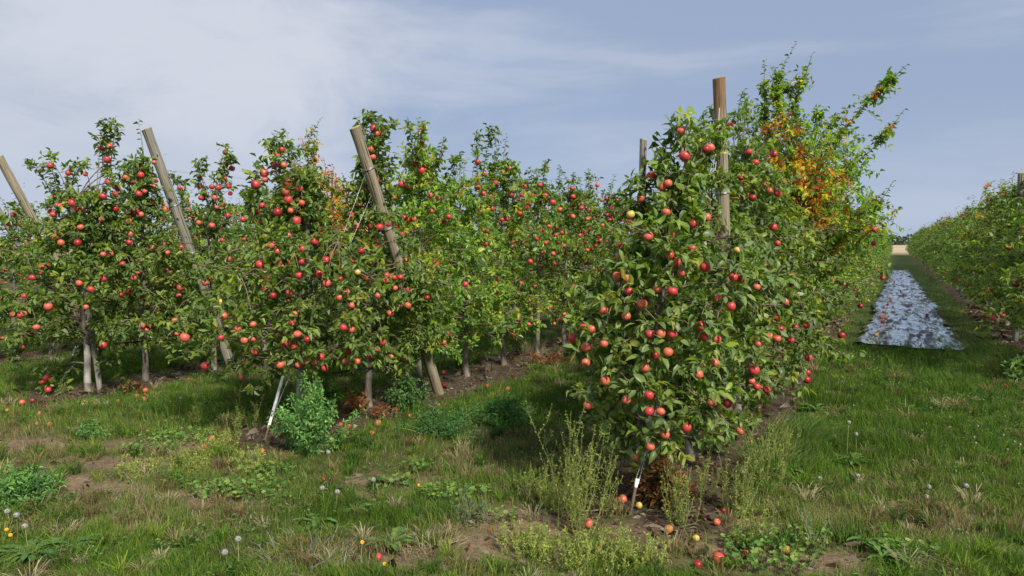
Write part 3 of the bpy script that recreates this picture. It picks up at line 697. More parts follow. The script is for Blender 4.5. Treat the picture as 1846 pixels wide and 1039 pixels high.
AP_C = [(406,275,10,'d'),(407,297,11,'r'),(418,304,13,'r'),(404,323,12,'r'),(412,336,12,'r'),(415,349,9,'r'),(403,369,10,'r'),(410,389,12,'r'),(428,386,9,'r'),(438,396,11,'r'),(91,299,14,'r'),(123,312,11,'r'),(154,314,9,'o'),(193,288,16,'r'),(197,264,13,'p'),(181,267,9,'d'),(254,316,13,'r'),(227,320,14,'p'),(196,329,14,'r'),(208,336,14,'r'),(212,340,12,'r'),(207,351,13,'p'),(186,354,15,'r'),(250,350,15,'r'),(261,345,10,'p'),(240,329,10,'d'),(208,377,14,'d'),(130,366,15,'r'),(139,376,12,'d'),(148,377,9,'r'),(96,387,13,'r'),(145,410,13,'p'),(233,384,13,'r'),(245,382,13,'r'),(254,387,12,'p'),(105,420,14,'r'),(99,428,15,'p'),(110,438,13,'o'),(140,438,15,'d'),(183,396,11,'p'),(232,399,12,'p'),(235,422,12,'p'),(233,437,11,'r'),(277,336,9,'p'),(323,339,8,'r'),(331,341,8,'r'),(357,308,8,'p'),(361,319,8,'r'),(382,337,11,'r'),(393,339,12,'r'),(362,357,10,'r'),(387,357,12,'p'),(391,374,10,'p'),(348,389,10,'r'),(382,407,13,'p'),(401,433,11,'r'),(358,402,11,'p'),(359,337,9,'r'),(351,429,9,'d'),(337,361,8,'r'),(294,441,8,'p'),(199,458,12,'o'),(186,459,11,'p'),(302,456,10,'p'),(411,467,13,'p'),(434,450,8,'o'),
 (59,501,13,'r'),(186,503,14,'r'),(164,522,13,'r'),(87,553,16,'p'),(24,567,13,'r'),(43,566,12,'p'),(66,590,14,'o'),(155,554,10,'o'),(143,511,13,'p'),(241,501,13,'o'),(248,491,9,'o'),(256,588,12,'o'),(271,587,15,'d'),(265,595,9,'o'),(186,622,16,'r'),(315,578,12,'o'),(319,602,9,'o'),(370,510,13,'p'),(379,501,10,'r'),(74,481,12,'p'),(84,682,14,'r'),(76,689,10,'r'),(87,703,13,'r'),(15,404,8,'p'),(25,387,8,'r')]
AP_R = [(1810,443,9,'r'),(1839,454,12,'r'),(1782,460,7,'r'),(1794,380,9,'r'),(1827,385,8,'o'),(1792,396,9,'r'),(1707,425,6,'r'),(1832,350,9,'r'),(1840,355,8,'r'),(1785,345,7,'r'),(1730,415,6,'p'),(1765,420,6,'p')]

# ---- leafy shoots that make the skyline: row, [(px, py) base .. tip]
SHOOTS = {
 'A': [[(1190,330),(1215,260),(1222,208)], [(1225,275),(1235,235),(1243,212)], [(1180,330),(1196,280),(1207,240)], [(1150,400),(1135,350),(1150,315)], [(1160,390),(1165,345),(1178,322)],
       [(1275,330),(1270,250),(1268,200)], [(1295,290),(1290,230),(1282,190)], [(1275,300),(1262,250),(1255,230)], [(1285,360),(1262,300),(1275,262)], [(1345,300),(1330,220),(1338,165)], [(1350,320),(1360,250),(1352,200)],
       [(1240,330),(1252,290),(1246,255)], [(1275,380),(1262,355),(1258,335)], [(1100,520),(1062,515),(1040,525)], [(1100,600),(1060,575),(1035,560)], [(1090,650),(1050,640),(1022,632)], [(1110,700),(1070,700),(1035,715)], [(1110,730),(1080,760),(1050,748)],
       [(1170,780),(1160,830),(1150,868)], [(1180,790),(1200,840),(1215,868)], [(1250,760),(1290,790),(1300,812)], [(1330,740),(1365,770),(1385,792)], [(1420,640),(1470,650),(1520,640)], [(1400,600),(1450,610),(1490,622)], [(1500,560),(1540,570),(1570,560)], [(1120,470),(1105,440),(1108,410)]],
 'B': [[(500,330),(497,275),(500,236)], [(510,320),(520,280),(516,255)], [(460,380),(455,335),(466,305)], [(470,400),(448,365),(440,340)], [(555,400),(545,340),(556,310)], [(560,400),(575,350),(590,318)],
       [(665,300),(655,235),(640,210)], [(670,290),(675,230),(668,203)], [(675,290),(695,240),(712,218)], [(660,300),(690,250),(700,235)], [(745,320),(742,250),(735,210)], [(750,310),(758,250),(765,222)], [(760,350),(790,290),(800,246)], [(780,380),(815,310),(832,272)], [(700,360),(700,310),(715,275)],
       [(865,350),(858,280),(864,238)], [(868,330),(880,260),(888,228)], [(880,360),(890,300),(893,272)], [(912,380),(914,320),(912,280)], [(965,380),(960,330),(955,300)], [(975,380),(980,320),(985,290)], [(1012,390),(1008,340),(1010,298)], [(1030,380),(1028,340),(1036,310)], [(1075,390),(1062,345),(1062,305)], [(1098,400),(1098,350),(1104,325)], [(630,400),(625,350),(612,320)],
       [(400,610),(340,640),(306,650)], [(430,640),(400,680),(385,690)], [(380,560),(350,560),(330,575)], [(690,640),(730,650),(760,640)], [(700,670),(735,695),(745,700)], [(590,680),(570,700),(560,720)], [(500,680),(470,700),(440,705)], [(370,480),(335,470),(330,450)]],
 'C': [[(195,330),(190,260),(185,214)], [(198,310),(205,250),(208,210)], [(185,300),(186,250),(197,212)], [(100,360),(70,310),(45,285)], [(110,370),(95,310),(90,272)], [(130,350),(135,310),(160,285)], [(230,380),(255,345),(272,320)], [(305,380),(312,335),(310,308)], [(370,360),(360,310),(372,280)], [(400,340),(402,300),(412,264)], [(330,380),(325,340),(318,318)], [(400,330),(415,290),(424,285)], [(110,660),(85,700),(62,735)], [(130,660),(110,690),(120,715)], [(40,600),(20,640),(40,650)], [(170,640),(200,650),(215,655)], [(270,420),(280,360),(300,330)]],
}
BRANCHX = {'A': -1.33, 'B': -4.5, 'C': -7.65}
def shoot_world(row, pts):
    X = ROWX[row]; bx, by = pts[0]
    d = ray(bx, by); t = X / d[0]
    # tips low down or at the row's open end stay at the trunk depth of the nearest tree
    y0 = (C0 + d * t)[1]
    if y0 < ROWY0[row] + .1:
        t = (np.array([X, ROWY0[row] + .05, 0]) - C0) @ Fv
    z = t + 0.0
    return np.array([atZ(px, py, z - .12 * i) for i, (px, py) in enumerate(pts)]), z

UNIQ = []   # near trees, each with its own shape
LABELS = {
 'A': ['large apple tree nearest the camera, leafy to the ground',
       'apple tree just behind the nearest one, its leafy tip left of the brown-topped post',
       'apple tree standing right beside the upright brown-topped post',
       'apple tree behind the upright post, with a cluster of red apples near its top',
       'apple tree just in front of the tall crabapple, red apples along its side'],
 'B': ['wide apple tree at the near end of the second row, above the white anchor sleeve',
       'apple tree whose leafy apple-laden tip rises just behind the leaning middle post',
       'tall apple tree just right of the leaning middle post, with yellowish leaves',
       'bright yellow-green apple tree, second to the right of the leaning middle post',
       'apple tree with narrow tall tip, third to the right of the leaning middle post',
       'rounder apple tree, fourth to the right of the leaning middle post',
       'apple tree fifth to the right of the leaning middle post',
       'apple tree sixth to the right of the leaning middle post',
       'apple tree seventh to the right of the leaning middle post',
       'apple tree of the second row just left of the short grey stake'],
 'C': ['apple tree at the left edge with a low branch of three red apples',
       'tall pointed apple tree just left of the left leaning post, full of red apples',
       'apple tree rising just behind the left leaning post',
       'narrow apple tree crowded with red apples between two leaning posts at left',
       'apple tree of the third row partly hidden left of the yellow-leaved crabapple',
       'apple tree of the third row just before the yellow-leaved crabapple'],
}
PR1 = [(.24, .10), (.45, .40), (.8, .50), (1.2, .47), (1.5, .36), (1.72, .17), (1.9, .10), (2.35, .09)]
PR2 = [(.24, .16), (.45, .55), (.9, .62), (1.3, .54), (1.55, .34), (1.75, .14), (1.95, .09), (2.45, .08)]
PR3 = [(.24, .2), (.45, .68), (.9, .74), (1.3, .62), (1.6, .42), (1.8, .20), (2.0, .11), (2.45, .08)]
PB1 = [(.36, .12), (.6, .62), (.9, .80), (1.3, .70), (1.55, .44), (1.75, .24), (2.1, .15), (2.5, .08)]
PNB = [(.36, .12), (.6, .52), (.95, .64), (1.3, .58), (1.5, .42), (1.72, .20), (2.05, .13), (2.7, .09)]
PC0 = [(.34, .2), (.6, .78), (1.1, .78), (1.4, .55), (1.65, .38), (1.95, .30), (2.3, .18)]
PC1 = [(.34, .2), (.6, .66), (1.1, .68), (1.5, .52), (1.8, .36), (2.1, .24), (2.4, .13), (2.8, .08)]
PC2 = [(.34, .2), (.6, .62), (1.1, .62), (1.5, .48), (1.8, .24), (2.0, .14), (2.3, .08)]
PARM = {
 ('A', 0): dict(H=2.26, Rb=.5, Rt=PR1, nl=60, b0=.34, napp=3, topx=(.26, .16), tip_shoots=1, lsz=.068, twn=10),
 ('A', 1): dict(H=2.3, Rb=.5, Rt=PR2, nl=68, b0=.36, napp=3, tip_shoots=1, lsz=.067, topx=(-.03, -.05), twn=10),
 ('A', 2): dict(H=2.2, Rb=.55, Rt=PR3, nl=72, b0=.38, napp=3, lsz=.067, tip_shoots=0, twn=10),
 ('A', 3): dict(H=2.75, Rb=.80, Rt=.17, nl=76, b0=.34, napp=3, lsz=.068, twn=10),
 ('A', 4): dict(H=2.6, Rb=.86, Rt=.16, nl=76, b0=.32, napp=4, lsz=.068, twn=10),
 ('B', 0): dict(H=2.42, Rb=.78, Rt=PB1, nl=90, b0=.48, napp=12, twn=13, lsz=.060),
 ('B', 1): dict(H=2.72, Rb=.62, Rt=PNB, nl=88, napp=3, lsz=.062),
 ('B', 2): dict(H=2.85, Rb=.68, Rt=.16, nl=86, napp=4, pal=YEL, pp=YEL_P, lsz=.062),
 ('B', 3): dict(H=2.55, Rb=.70, Rt=.26, nl=86, napp=5, pal=YEL, pp=YEL_P, lsz=.062),
 ('B', 4): dict(H=2.88, Rb=.66, Rt=.17, nl=74, napp=40, pal=np.vstack([GRN, YEL]), pp=np.r_[GRN_P, YEL_P], lsz=.06),
 ('B', 5): dict(H=2.62, Rb=.66, Rt=.2, nl=72, napp=38, pal=np.vstack([GRN, YEL]), pp=np.r_[GRN_P, YEL_P * .5], lsz=.06),
 ('C', 0): dict(H=2.30, Rb=.78, Rt=PC0, nl=84, b0=.46, napp=20, lsz=.066, twn=11),
 ('C', 1): dict(H=2.80, Rb=.68, Rt=PC1, nl=66, napp=24, lsz=.062, twn=10),
 ('C', 2): dict(H=2.25, Rb=.62, Rt=PC2, nl=64, napp=10, lsz=.062),
 ('C', 3): dict(H=2.62, Rb=.60, Rt=.15, nl=58, napp=34, lsz=.062, pal=np.vstack([GRN, YEL]), pp=np.r_[GRN_P, YEL_P]),
 ('C', 4): dict(H=2.45, Rb=.60, Rt=.15, nl=56, napp=34, lsz=.062, pal=np.vstack([GRN, YEL, CRAB]), pp=np.r_[GRN_P, YEL_P, CRAB_P * .5]), ('C', 5): dict(H=2.3, Rb=.60, Rt=.15, nl=56, napp=20, lsz=.062),
}
YS = {'A': [4.42, 5.28, 6.15, 7.1, 8.05], 'B': [4.66, 5.6, 6.5, 7.45, 8.4, 9.35, 10.3, 11.25, 12.2, 13.15], 'C': [4.77, 5.45, 6.4, 7.3, 8.2, 9.1]}
for row in 'ABC':
    for i, yy in enumerate(YS[row]):
        p = dict(H=2.65, Rb=.68, Rt=.17, nl=72, napp=52, lsz=.062); p.update(PARM.get((row, i), {}))
        if row == 'C' or (row == 'B' and i > 1): p['twigs'] = False
        rr = random.Random(ord(row) * 50 + i)
        bx = ROWX[row] + rr.uniform(-.04, .04)
        T = gen_tree(ord(row) * 100 + i, **p)
        T.update(row=row, i=i, base=np.array([bx, yy, GZ(bx, yy)]), photo=[], label=LABELS[row][i])
        UNIQ.append(T)
TOPS = {'A': onX(1296, 141, -1.25), 'B': onX(640, 230, -4.30), 'C': onX(264, 233, -7.5), 'D': onX(-2, 283, -10.8), 'E': onX(-8, 372, -14.0)}
BASES = {'A': np.array([-1.27, 6.45, 0]), 'B': np.array([-4.30, G(786, 708)[1], 0]), 'C': np.array([-7.55, TOPS['C'][1] + 1.15, 0])}
CLEAR = {'A': [(1.42, 3.2, .88)], 'B': [(1.42, 3.2, .93), (-.1, .42, .9)], 'C': [(1.55, 3.2, .93)]}
def post_clear(lv, T, rng):
    if T['row'] not in CLEAR: return lv
    W = lv['P'] + norm(lv['A']) * (lv['L'] * .5)[:, None] + T['base']; keep = np.ones(len(W), bool)
    for rw in 'ABC':
        b, t = BASES[rw], TOPS[rw]
        ax = norm(t - b); mid = (b + t) / 2; s_ = C0 - mid; s_[2] = 0; s_ = norm(s_ - (s_ @ ax) * ax); n_ = np.cross(ax, s_)
        q = W - b; c = q @ s_; e = q @ n_; hgt = (q @ ax) * ax[2]
        for lo, hi, pr in CLEAR[rw]:
            keep &= ~((hgt > lo) & (hgt < hi) & (c > -.07) & (c < (1.75 if rw == 'A' else 1.1)) & (np.abs(e) < .085) & (rng.uniform(size=len(W)) < pr))
    return sel(lv, keep)
def near_tree(row, p):
    c = [T for T in UNIQ if T['row'] == row]
    return min(c, key=lambda T: abs(T['base'][1] - p[1]) + .3 * abs(T['base'][0] - p[0]))
def place_photo_apples(row, lst):
    trees = [T for T in UNIQ if T['row'] == row]
    for (px, py, dpx, kc) in lst:
        d = ray(px, py); ts = np.arange(2.5, 24, .03); P = C0 + ts[:, None] * d
        best = None; ratio = np.full(len(ts), 9.0); who = np.zeros(len(ts), int)
        for k, T in enumerate(trees):
            h = P[:, 2]; R = canopyR(h, T['H'], T['Rb'], T['Rt'], T['b0']) + .06
            ax = np.interp(h, T['zs'], T['tr'][:, 0]) + T['base'][0]; ay = np.interp(h, T['zs'], T['tr'][:, 1]) + T['base'][1]
            q = np.hypot(P[:, 0] - ax, P[:, 1] - ay) / R
            m = q < ratio; ratio[m] = q[m]; who[m] = k
        hit = np.where(ratio < 1.03)[0]
        j = hit[0] if len(hit) else int(np.argmin(ratio))
        if ratio[j] > 3.5: continue
        T = trees[who[j]]; r = np.clip(dpx / FPX * ts[j] / 2, .028, .043)
        T['photo'].append((P[j] - T['base'], r, kc))
place_photo_apples('A', AP_A); place_photo_apples('B', AP_B); place_photo_apples('C', AP_C)

rg = np.random.default_rng(3)
extraS = {}
for row, L in SHOOTS.items():
    for pts in L:
        w, z = shoot_world(row, pts)
        T = near_tree(row, w[0]); w = w - T['base']
        T.setdefault('shoots', []).append(smooth_line(w, 10))
COVER = {'B': [[(690,505),(735,495),(775,488)], [(700,535),(745,530),(790,520)], [(705,570),(750,560),(795,562)], [(715,600),(755,592),(805,600)], [(720,625),(760,622),(800,628)], [(668,392),(690,384),(715,388)], [(735,480),(755,505),(760,540)], [(800,560),(775,555),(750,575)]],
         'C': [[(290,470),(325,460),(355,468)], [(295,505),(335,495),(370,505)], [(310,540),(345,535),(385,545)], [(320,580),(355,572),(390,585)], [(330,610),(365,600),(400,615)]],
         'A': [[(1262,300),(1285,262),(1312,250)], [(1275,330),(1298,322),(1325,330)], [(1262,470),(1300,455),(1335,462)], [(1280,262),(1296,240),(1308,215)]]}
for row, L in COVER.items():
    for pts in L:
        d = ray(*pts[0]); t = ROWX[row] / d[0]
        w = np.array([atZ(px, py, t - .50 - .05 * i) for i, (px, py) in enumerate(pts)])
        T = near_tree(row, w[0]); w = w - T['base']
        T.setdefault('shoots', []).append(smooth_line(w, 10)); T.setdefault('cover', []).append(smooth_line(w, 10))
LEAFOBJ = {}
def leaf_objects(parent, lv, rng, n):
    """the outermost leaves as single leaf objects sharing a few meshes"""
    cidx = np.argsort(((lv['C'] / lv['C'].sum(1, keepdims=True)) @ np.array([1., 0, -.5])) + rng.uniform(0, .02, len(lv['C'])))
    for i in range(n):
        A = norm(lv['A'][i:i + 1])[0]; Nn = lv['N'][i] - (lv['N'][i] @ A) * A; Nn /= np.linalg.norm(Nn); S = np.cross(Nn, A)
        c = lv['C'][i]; k = int(np.argmin(((LC - c) ** 2).sum(1)))
        o = link('leaf', LEAFM[k], parent)
        L, Wd = lv['L'][i], lv['W'][i]
        M = Matrix(((A[0] * L, S[0] * Wd, Nn[0] * L, lv['P'][i][0]), (A[1] * L, S[1] * Wd, Nn[1] * L, lv['P'][i][1]), (A[2] * L, S[2] * Wd, Nn[2] * L, lv['P'][i][2]), (0, 0, 0, 1)))
        o.matrix_local = M
LC = np.concatenate([GRN * s for s in (.7, .85, 1, 1.2)])
LEAFM = [mesh_np('leaf', T0, [F0t, F0q], M_LEAF, col=np.tile(c, (8, 1)), smooth=True) for c in LC]

for T in UNIQ:
    rng = np.random.default_rng(int(T['base'][1] * 1000) + ord(T['row']))
    row, i = T['row'], T['i']
    photo = T['photo']
    base_app = T['apples'][:]
    # random ones must not crowd the ones seen in the picture
    app = photo + [a for a in base_app if all(((a[0] - q[0]) ** 2).sum() > .008 for q in photo)]
    ls = [T['leaves']]
    tb = T['wood']; spots = T['spots']
    S, D, LN = [], [], []
    for (p, r, kc) in photo:
        d = ((spots - p - np.array([0, 0, .10])) ** 2).sum(1); q = spots[int(np.argmin(d))]
        topp = p + np.array([0, 0, r * 1.25 + .01])
        mid = (q + topp) / 2 + np.array([0, 0, .05])
        tb.add(smooth_line([q, mid, topp], 5), np.linspace(.0055, .0025, 5) if len(smooth_line([q, mid, topp], 5)) == 5 else .004, 4)
        for k in range(4):
            a = rng.uniform(0, 6.28); S.append(topp + np.array([0, 0, rng.uniform(-.0, .03)])); D.append(norm(np.array([math.cos(a), math.sin(a), rng.uniform(-.1, .8)]))); LN.append(rng.uniform(.03, .10))
    if S:
        S, D, LN = np.array(S), np.array(D), np.array(LN)
        pal, pp = PARM.get((row, i), {}).get('pal', GRN), PARM.get((row, i), {}).get('pp', GRN_P)
        ls.append(twig_leaves(rng, S, D, LN, 4, pick(rng, len(S), pal, pp), .068))
    for w in T.get('shoots', []):
        tb.add(w, np.linspace(.006, .0018, len(w)), 4)
        hb = float(np.clip(w[0][2] - .12, .3, T['H'] - .2)); tk = np.array([np.interp(hb, T['zs'], T['tr'][:, 0]), np.interp(hb, T['zs'], T['tr'][:, 1]), hb])
        tb.add(smooth_line([tk, (tk + w[0]) / 2 + np.array([0, 0, .03]), w[0]], 6), .0065, 4)
        L = np.linalg.norm(np.diff(w, axis=0), axis=1).sum()
        ls.append(shoot_leaves(rng, w, .016, .062, frac=0))
        m = max(2, int(L / .06)); tt = rng.uniform(0, .85, m) * (len(w) - 1); i0 = tt.astype(int); fr = (tt - i0)[:, None]; q = w[i0] * (1 - fr) + w[np.minimum(i0 + 1, len(w) - 1)] * fr
        dd = norm(rng.normal(size=(m, 3)) + np.array([0, 0, .5])); ll = rng.uniform(.05, .12, m)
        for a_, b_, c_ in zip(q, dd, ll): tb.add([a_, a_ + b_ * c_], [.0025, .0015], 3)
        ls.append(twig_leaves(rng, q, dd, ll, 6, pick(rng, m, GRN, GRN_P), .062))
    lv = post_clear(cull(cat_leaves(ls), app), T, rng)
    cvs = T.get('cover', [])
    if cvs:
        extra = []
        for w in cvs:
            tt = rng.uniform(0, 1, 16) * (len(w) - 1); i0 = np.minimum(tt.astype(int), len(w) - 2); fr = (tt - i0)[:, None]; q = w[i0] * (1 - fr) + w[i0 + 1] * fr
            extra.append(twig_leaves(rng, q, norm(rng.normal(size=(16, 3))), rng.uniform(.04, .10, 16), 6, pick(rng, 16, GRN, GRN_P), .06))
        lv = cat_leaves([lv, cull(cat_leaves(extra), app)])
    root = empty('apple_tree', tuple(T['base']))
    grp = {'A': 'apple trees in the row left of the silver sheet', 'B': 'apple trees in the second row', 'C': 'apple trees in the third row'}[row]
    tag(root, T['label'], 'apple tree', grp)
    link('trunk', T['trunk'].mesh('trunk', M_BARK), root)
    link('branch_framework', tb.mesh('branch_framework', M_TWIG), root)
    lod = 0 if (row == 'A' and i < 4) else 1
    if row == 'A' and i < 3:
        W = lv['P'] + T['base']; dist = np.linalg.norm(W - C0, axis=1)
        order = np.argsort(dist + rng.uniform(0, .25, len(dist)))
        m = np.zeros(len(dist), bool); m[order[:300]] = True
        leaf_objects(root, sel(lv, m), rng, 300)
        lv = sel(lv, ~m)
    fo = link('foliage', leaf_mesh('foliage', lv, M_LEAF, lod), root); fo['kind'] = 'stuff'
    for (p, r, kc) in app: put_apple(root, p, r, kc, rng)

# ---- shared trees for the rest of the rows
VAR = []
for k in range(8):
    yel = k in (2, 5)
    T = gen_tree(900 + k, H=[2.7, 2.85, 2.6, 2.75, 2.9, 2.65, 2.8, 2.7][k], Rb=.68, Rt=.2, nl=56, b0=.4, lsz=.062, napp=(50 + 4 * (k % 3)) if k > 3 else 6 + 2 * k, per=8, pal=np.vstack([GRN, YEL]) if yel else GRN, pp=np.r_[GRN_P, YEL_P] if yel else GRN_P, twigs=False, twn=10)
    lv = cull(T['leaves'], T['apples'])
    far_lv = sel(lv, np.random.default_rng(k).uniform(size=len(lv['P'])) < .55); far_lv['L'] = far_lv['L'] * 1.3; far_lv['W'] = far_lv['W'] * 1.3
    av = []; aq = []; n0 = 0
    oc = np.array([(1, 0, 0), (0, 1, 0), (-1, 0, 0), (0, -1, 0), (0, 0, 1), (0, 0, -1.)]); of = np.array([(0, 1, 4), (1, 2, 4), (2, 3, 4), (3, 0, 4), (1, 0, 5), (2, 1, 5), (3, 2, 5), (0, 3, 5)])
    cube = norm(np.array([(a, b, c) for a in (-1, 1) for b in (-1, 1) for c in (-1, 1)], float))
    hull_v = []; hull_f = []; hull_c = []
    for j, (p, r, kc) in enumerate(T['apples']):
        th = np.arange(6) * math.pi / 3
        ringv = lambda z, s: np.stack([np.cos(th) * s, np.sin(th) * s, np.full(6, z)], 1)
        vv = np.concatenate([ringv(.55, .8), ringv(0, 1), ringv(-.55, .78), [[0, 0, .75], [0, 0, -.8]]]) * r + p
        jj = np.arange(6); j2 = (jj + 1) % 6
        ff = np.concatenate([np.stack([jj, jj + 6, j2 + 6], 1), np.stack([jj, j2 + 6, j2], 1), np.stack([jj + 6, jj + 12, j2 + 12], 1), np.stack([jj + 6, j2 + 12, j2 + 6], 1), np.stack([jj, j2, np.full(6, 18)], 1), np.stack([jj + 12, np.full(6, 19), j2 + 12], 1)])
        hull_v.append(vv); hull_f.append(ff + n0); n0 += 20
        hull_c.append(np.tile(APC[kc][1], (20, 1)))
    m_far_apple = M_LEAF
    VAR.append(dict(T=T, trunk=T['trunk'].mesh('trunk', M_BARK), wood=T['wood'].mesh('branch_framework', M_TWIG), leaves=leaf_mesh('foliage', lv, M_LEAF, 1), far=leaf_mesh('foliage', far_lv, M_LEAF, 2),
                    fruit=(np.concatenate(hull_v), np.concatenate(hull_f), np.concatenate(hull_c))))
def m_farapple():
    m, t, out = newmat('far_apple_skin'); at = nd(t, 'ShaderNodeAttribute', attribute_name='col')
    bsdf(t, out, at.outputs[0], .4, .4); return m
M_FAPP = m_farapple()
for Vv in VAR:
    a, b, c = Vv['fruit']; Vv['fruitm'] = mesh_np('apple_crop', a, [b], M_FAPP, col=c, smooth=True)
ORD = ['first', 'second', 'third', 'fourth', 'fifth', 'sixth', 'seventh', 'eighth', 'ninth', 'tenth', 'eleventh', 'twelfth']
def row_tree(row, yy, label, grp, rng, near, hs=1.0):
    Vv = VAR[int(rng.integers(4)) + (0 if row in 'AR' else 4)]
    bx = ROWX[row] + rng.uniform(-.06, .06)
    root = empty('apple_tree', (bx, yy, GZ(bx, yy)), rng.uniform(0, 6.28)); s = rng.uniform(.93, 1.05); wd_ = 1.22 if (row in 'AR' and yy > 10) else 1.0; root.scale = (s * wd_, s * wd_, s * rng.uniform(.96, 1.06) * hs * (1.0 if row == 'R' else 1.0))
    tag(root, label, 'apple tree', grp)
    link('trunk', Vv['trunk'], root)
    if near:
        link('branch_framework', Vv['wood'], root)
        f = link('foliage', Vv['leaves'], root); f['kind'] = 'stuff'
        for (p, r, kc) in Vv['T']['apples']: put_apple(root, p, r, kc, rng)
    else:
        f = link('foliage', Vv['far'], root); f['kind'] = 'stuff'
        a = link('apple_crop', Vv['fruitm'], root); a['kind'] = 'stuff'
rng = np.random.default_rng(77)
CRAB_A_Y, CRAB_C_Y, CRAB_R_Y = 9.75, 10.05, 20.0
GA = 'apple trees in the row left of the silver sheet'; GR = 'apple trees in the row right of the silver sheet'
yy = 9.0; row_tree('A', 9.0, 'apple tree leaning its leaves against the near side of the tall crabapple', GA, rng, True)
yy = 10.7; k = 0
while yy < 112:
    row_tree('A', yy, ('apple tree in the row left of the silver sheet, %s behind the tall crabapple' % ORD[k]) if k < 10 else 'far apple tree merging into the receding row left of the silver sheet', GA if k < 10 else 'far apple trees in the row left of the silver sheet', rng, yy < 17)
    yy += .93 if yy < 60 else 1.25; k += 1
yy = 10.6; k = 0
while yy < 112:
    if abs(yy - CRAB_R_Y) > .5:
        row_tree('R', yy, ('apple tree in the row right of the silver sheet, %s from its near end' % ORD[k]) if k < 12 else 'far apple tree merging into the receding row right of the silver sheet', GR if k < 12 else 'far apple trees in the row right of the silver sheet', rng, yy < 19)
        k += 1
    yy += .93 if yy < 60 else 1.25
yy = 14.1; k = 0
while yy < 26:
    row_tree('B', yy, 'apple tree in the second row, mostly hidden behind the nearest row', 'hidden far apple trees of the second row', rng, yy < 17); yy += .95; k += 1
yy = 11.0; k = 0
while yy < 21:
    row_tree('C', yy, 'apple tree in the third row showing only through gaps of the second row', 'far apple trees of the third row', rng, yy < 15); yy += .93
yy = 4.8; k = 0
while yy < 16:
    row_tree('D', yy, ('apple tree in the fourth row, %s from its leaning post at the left edge' % ORD[k]) if k < 5 else 'apple tree in the fourth row glimpsed between the trees of the third', 'apple trees in the fourth row', rng, yy < 9, .70 if k < 2 else .92); yy += .93; k += 1
yy = 4.9; k = 0
while yy < 13.5:
    row_tree('E', yy, 'apple tree in the fifth row, small and glimpsed through the left trees', 'apple trees in the fifth row', rng, False, .72 if k < 3 else .9); yy += .95; k += 1

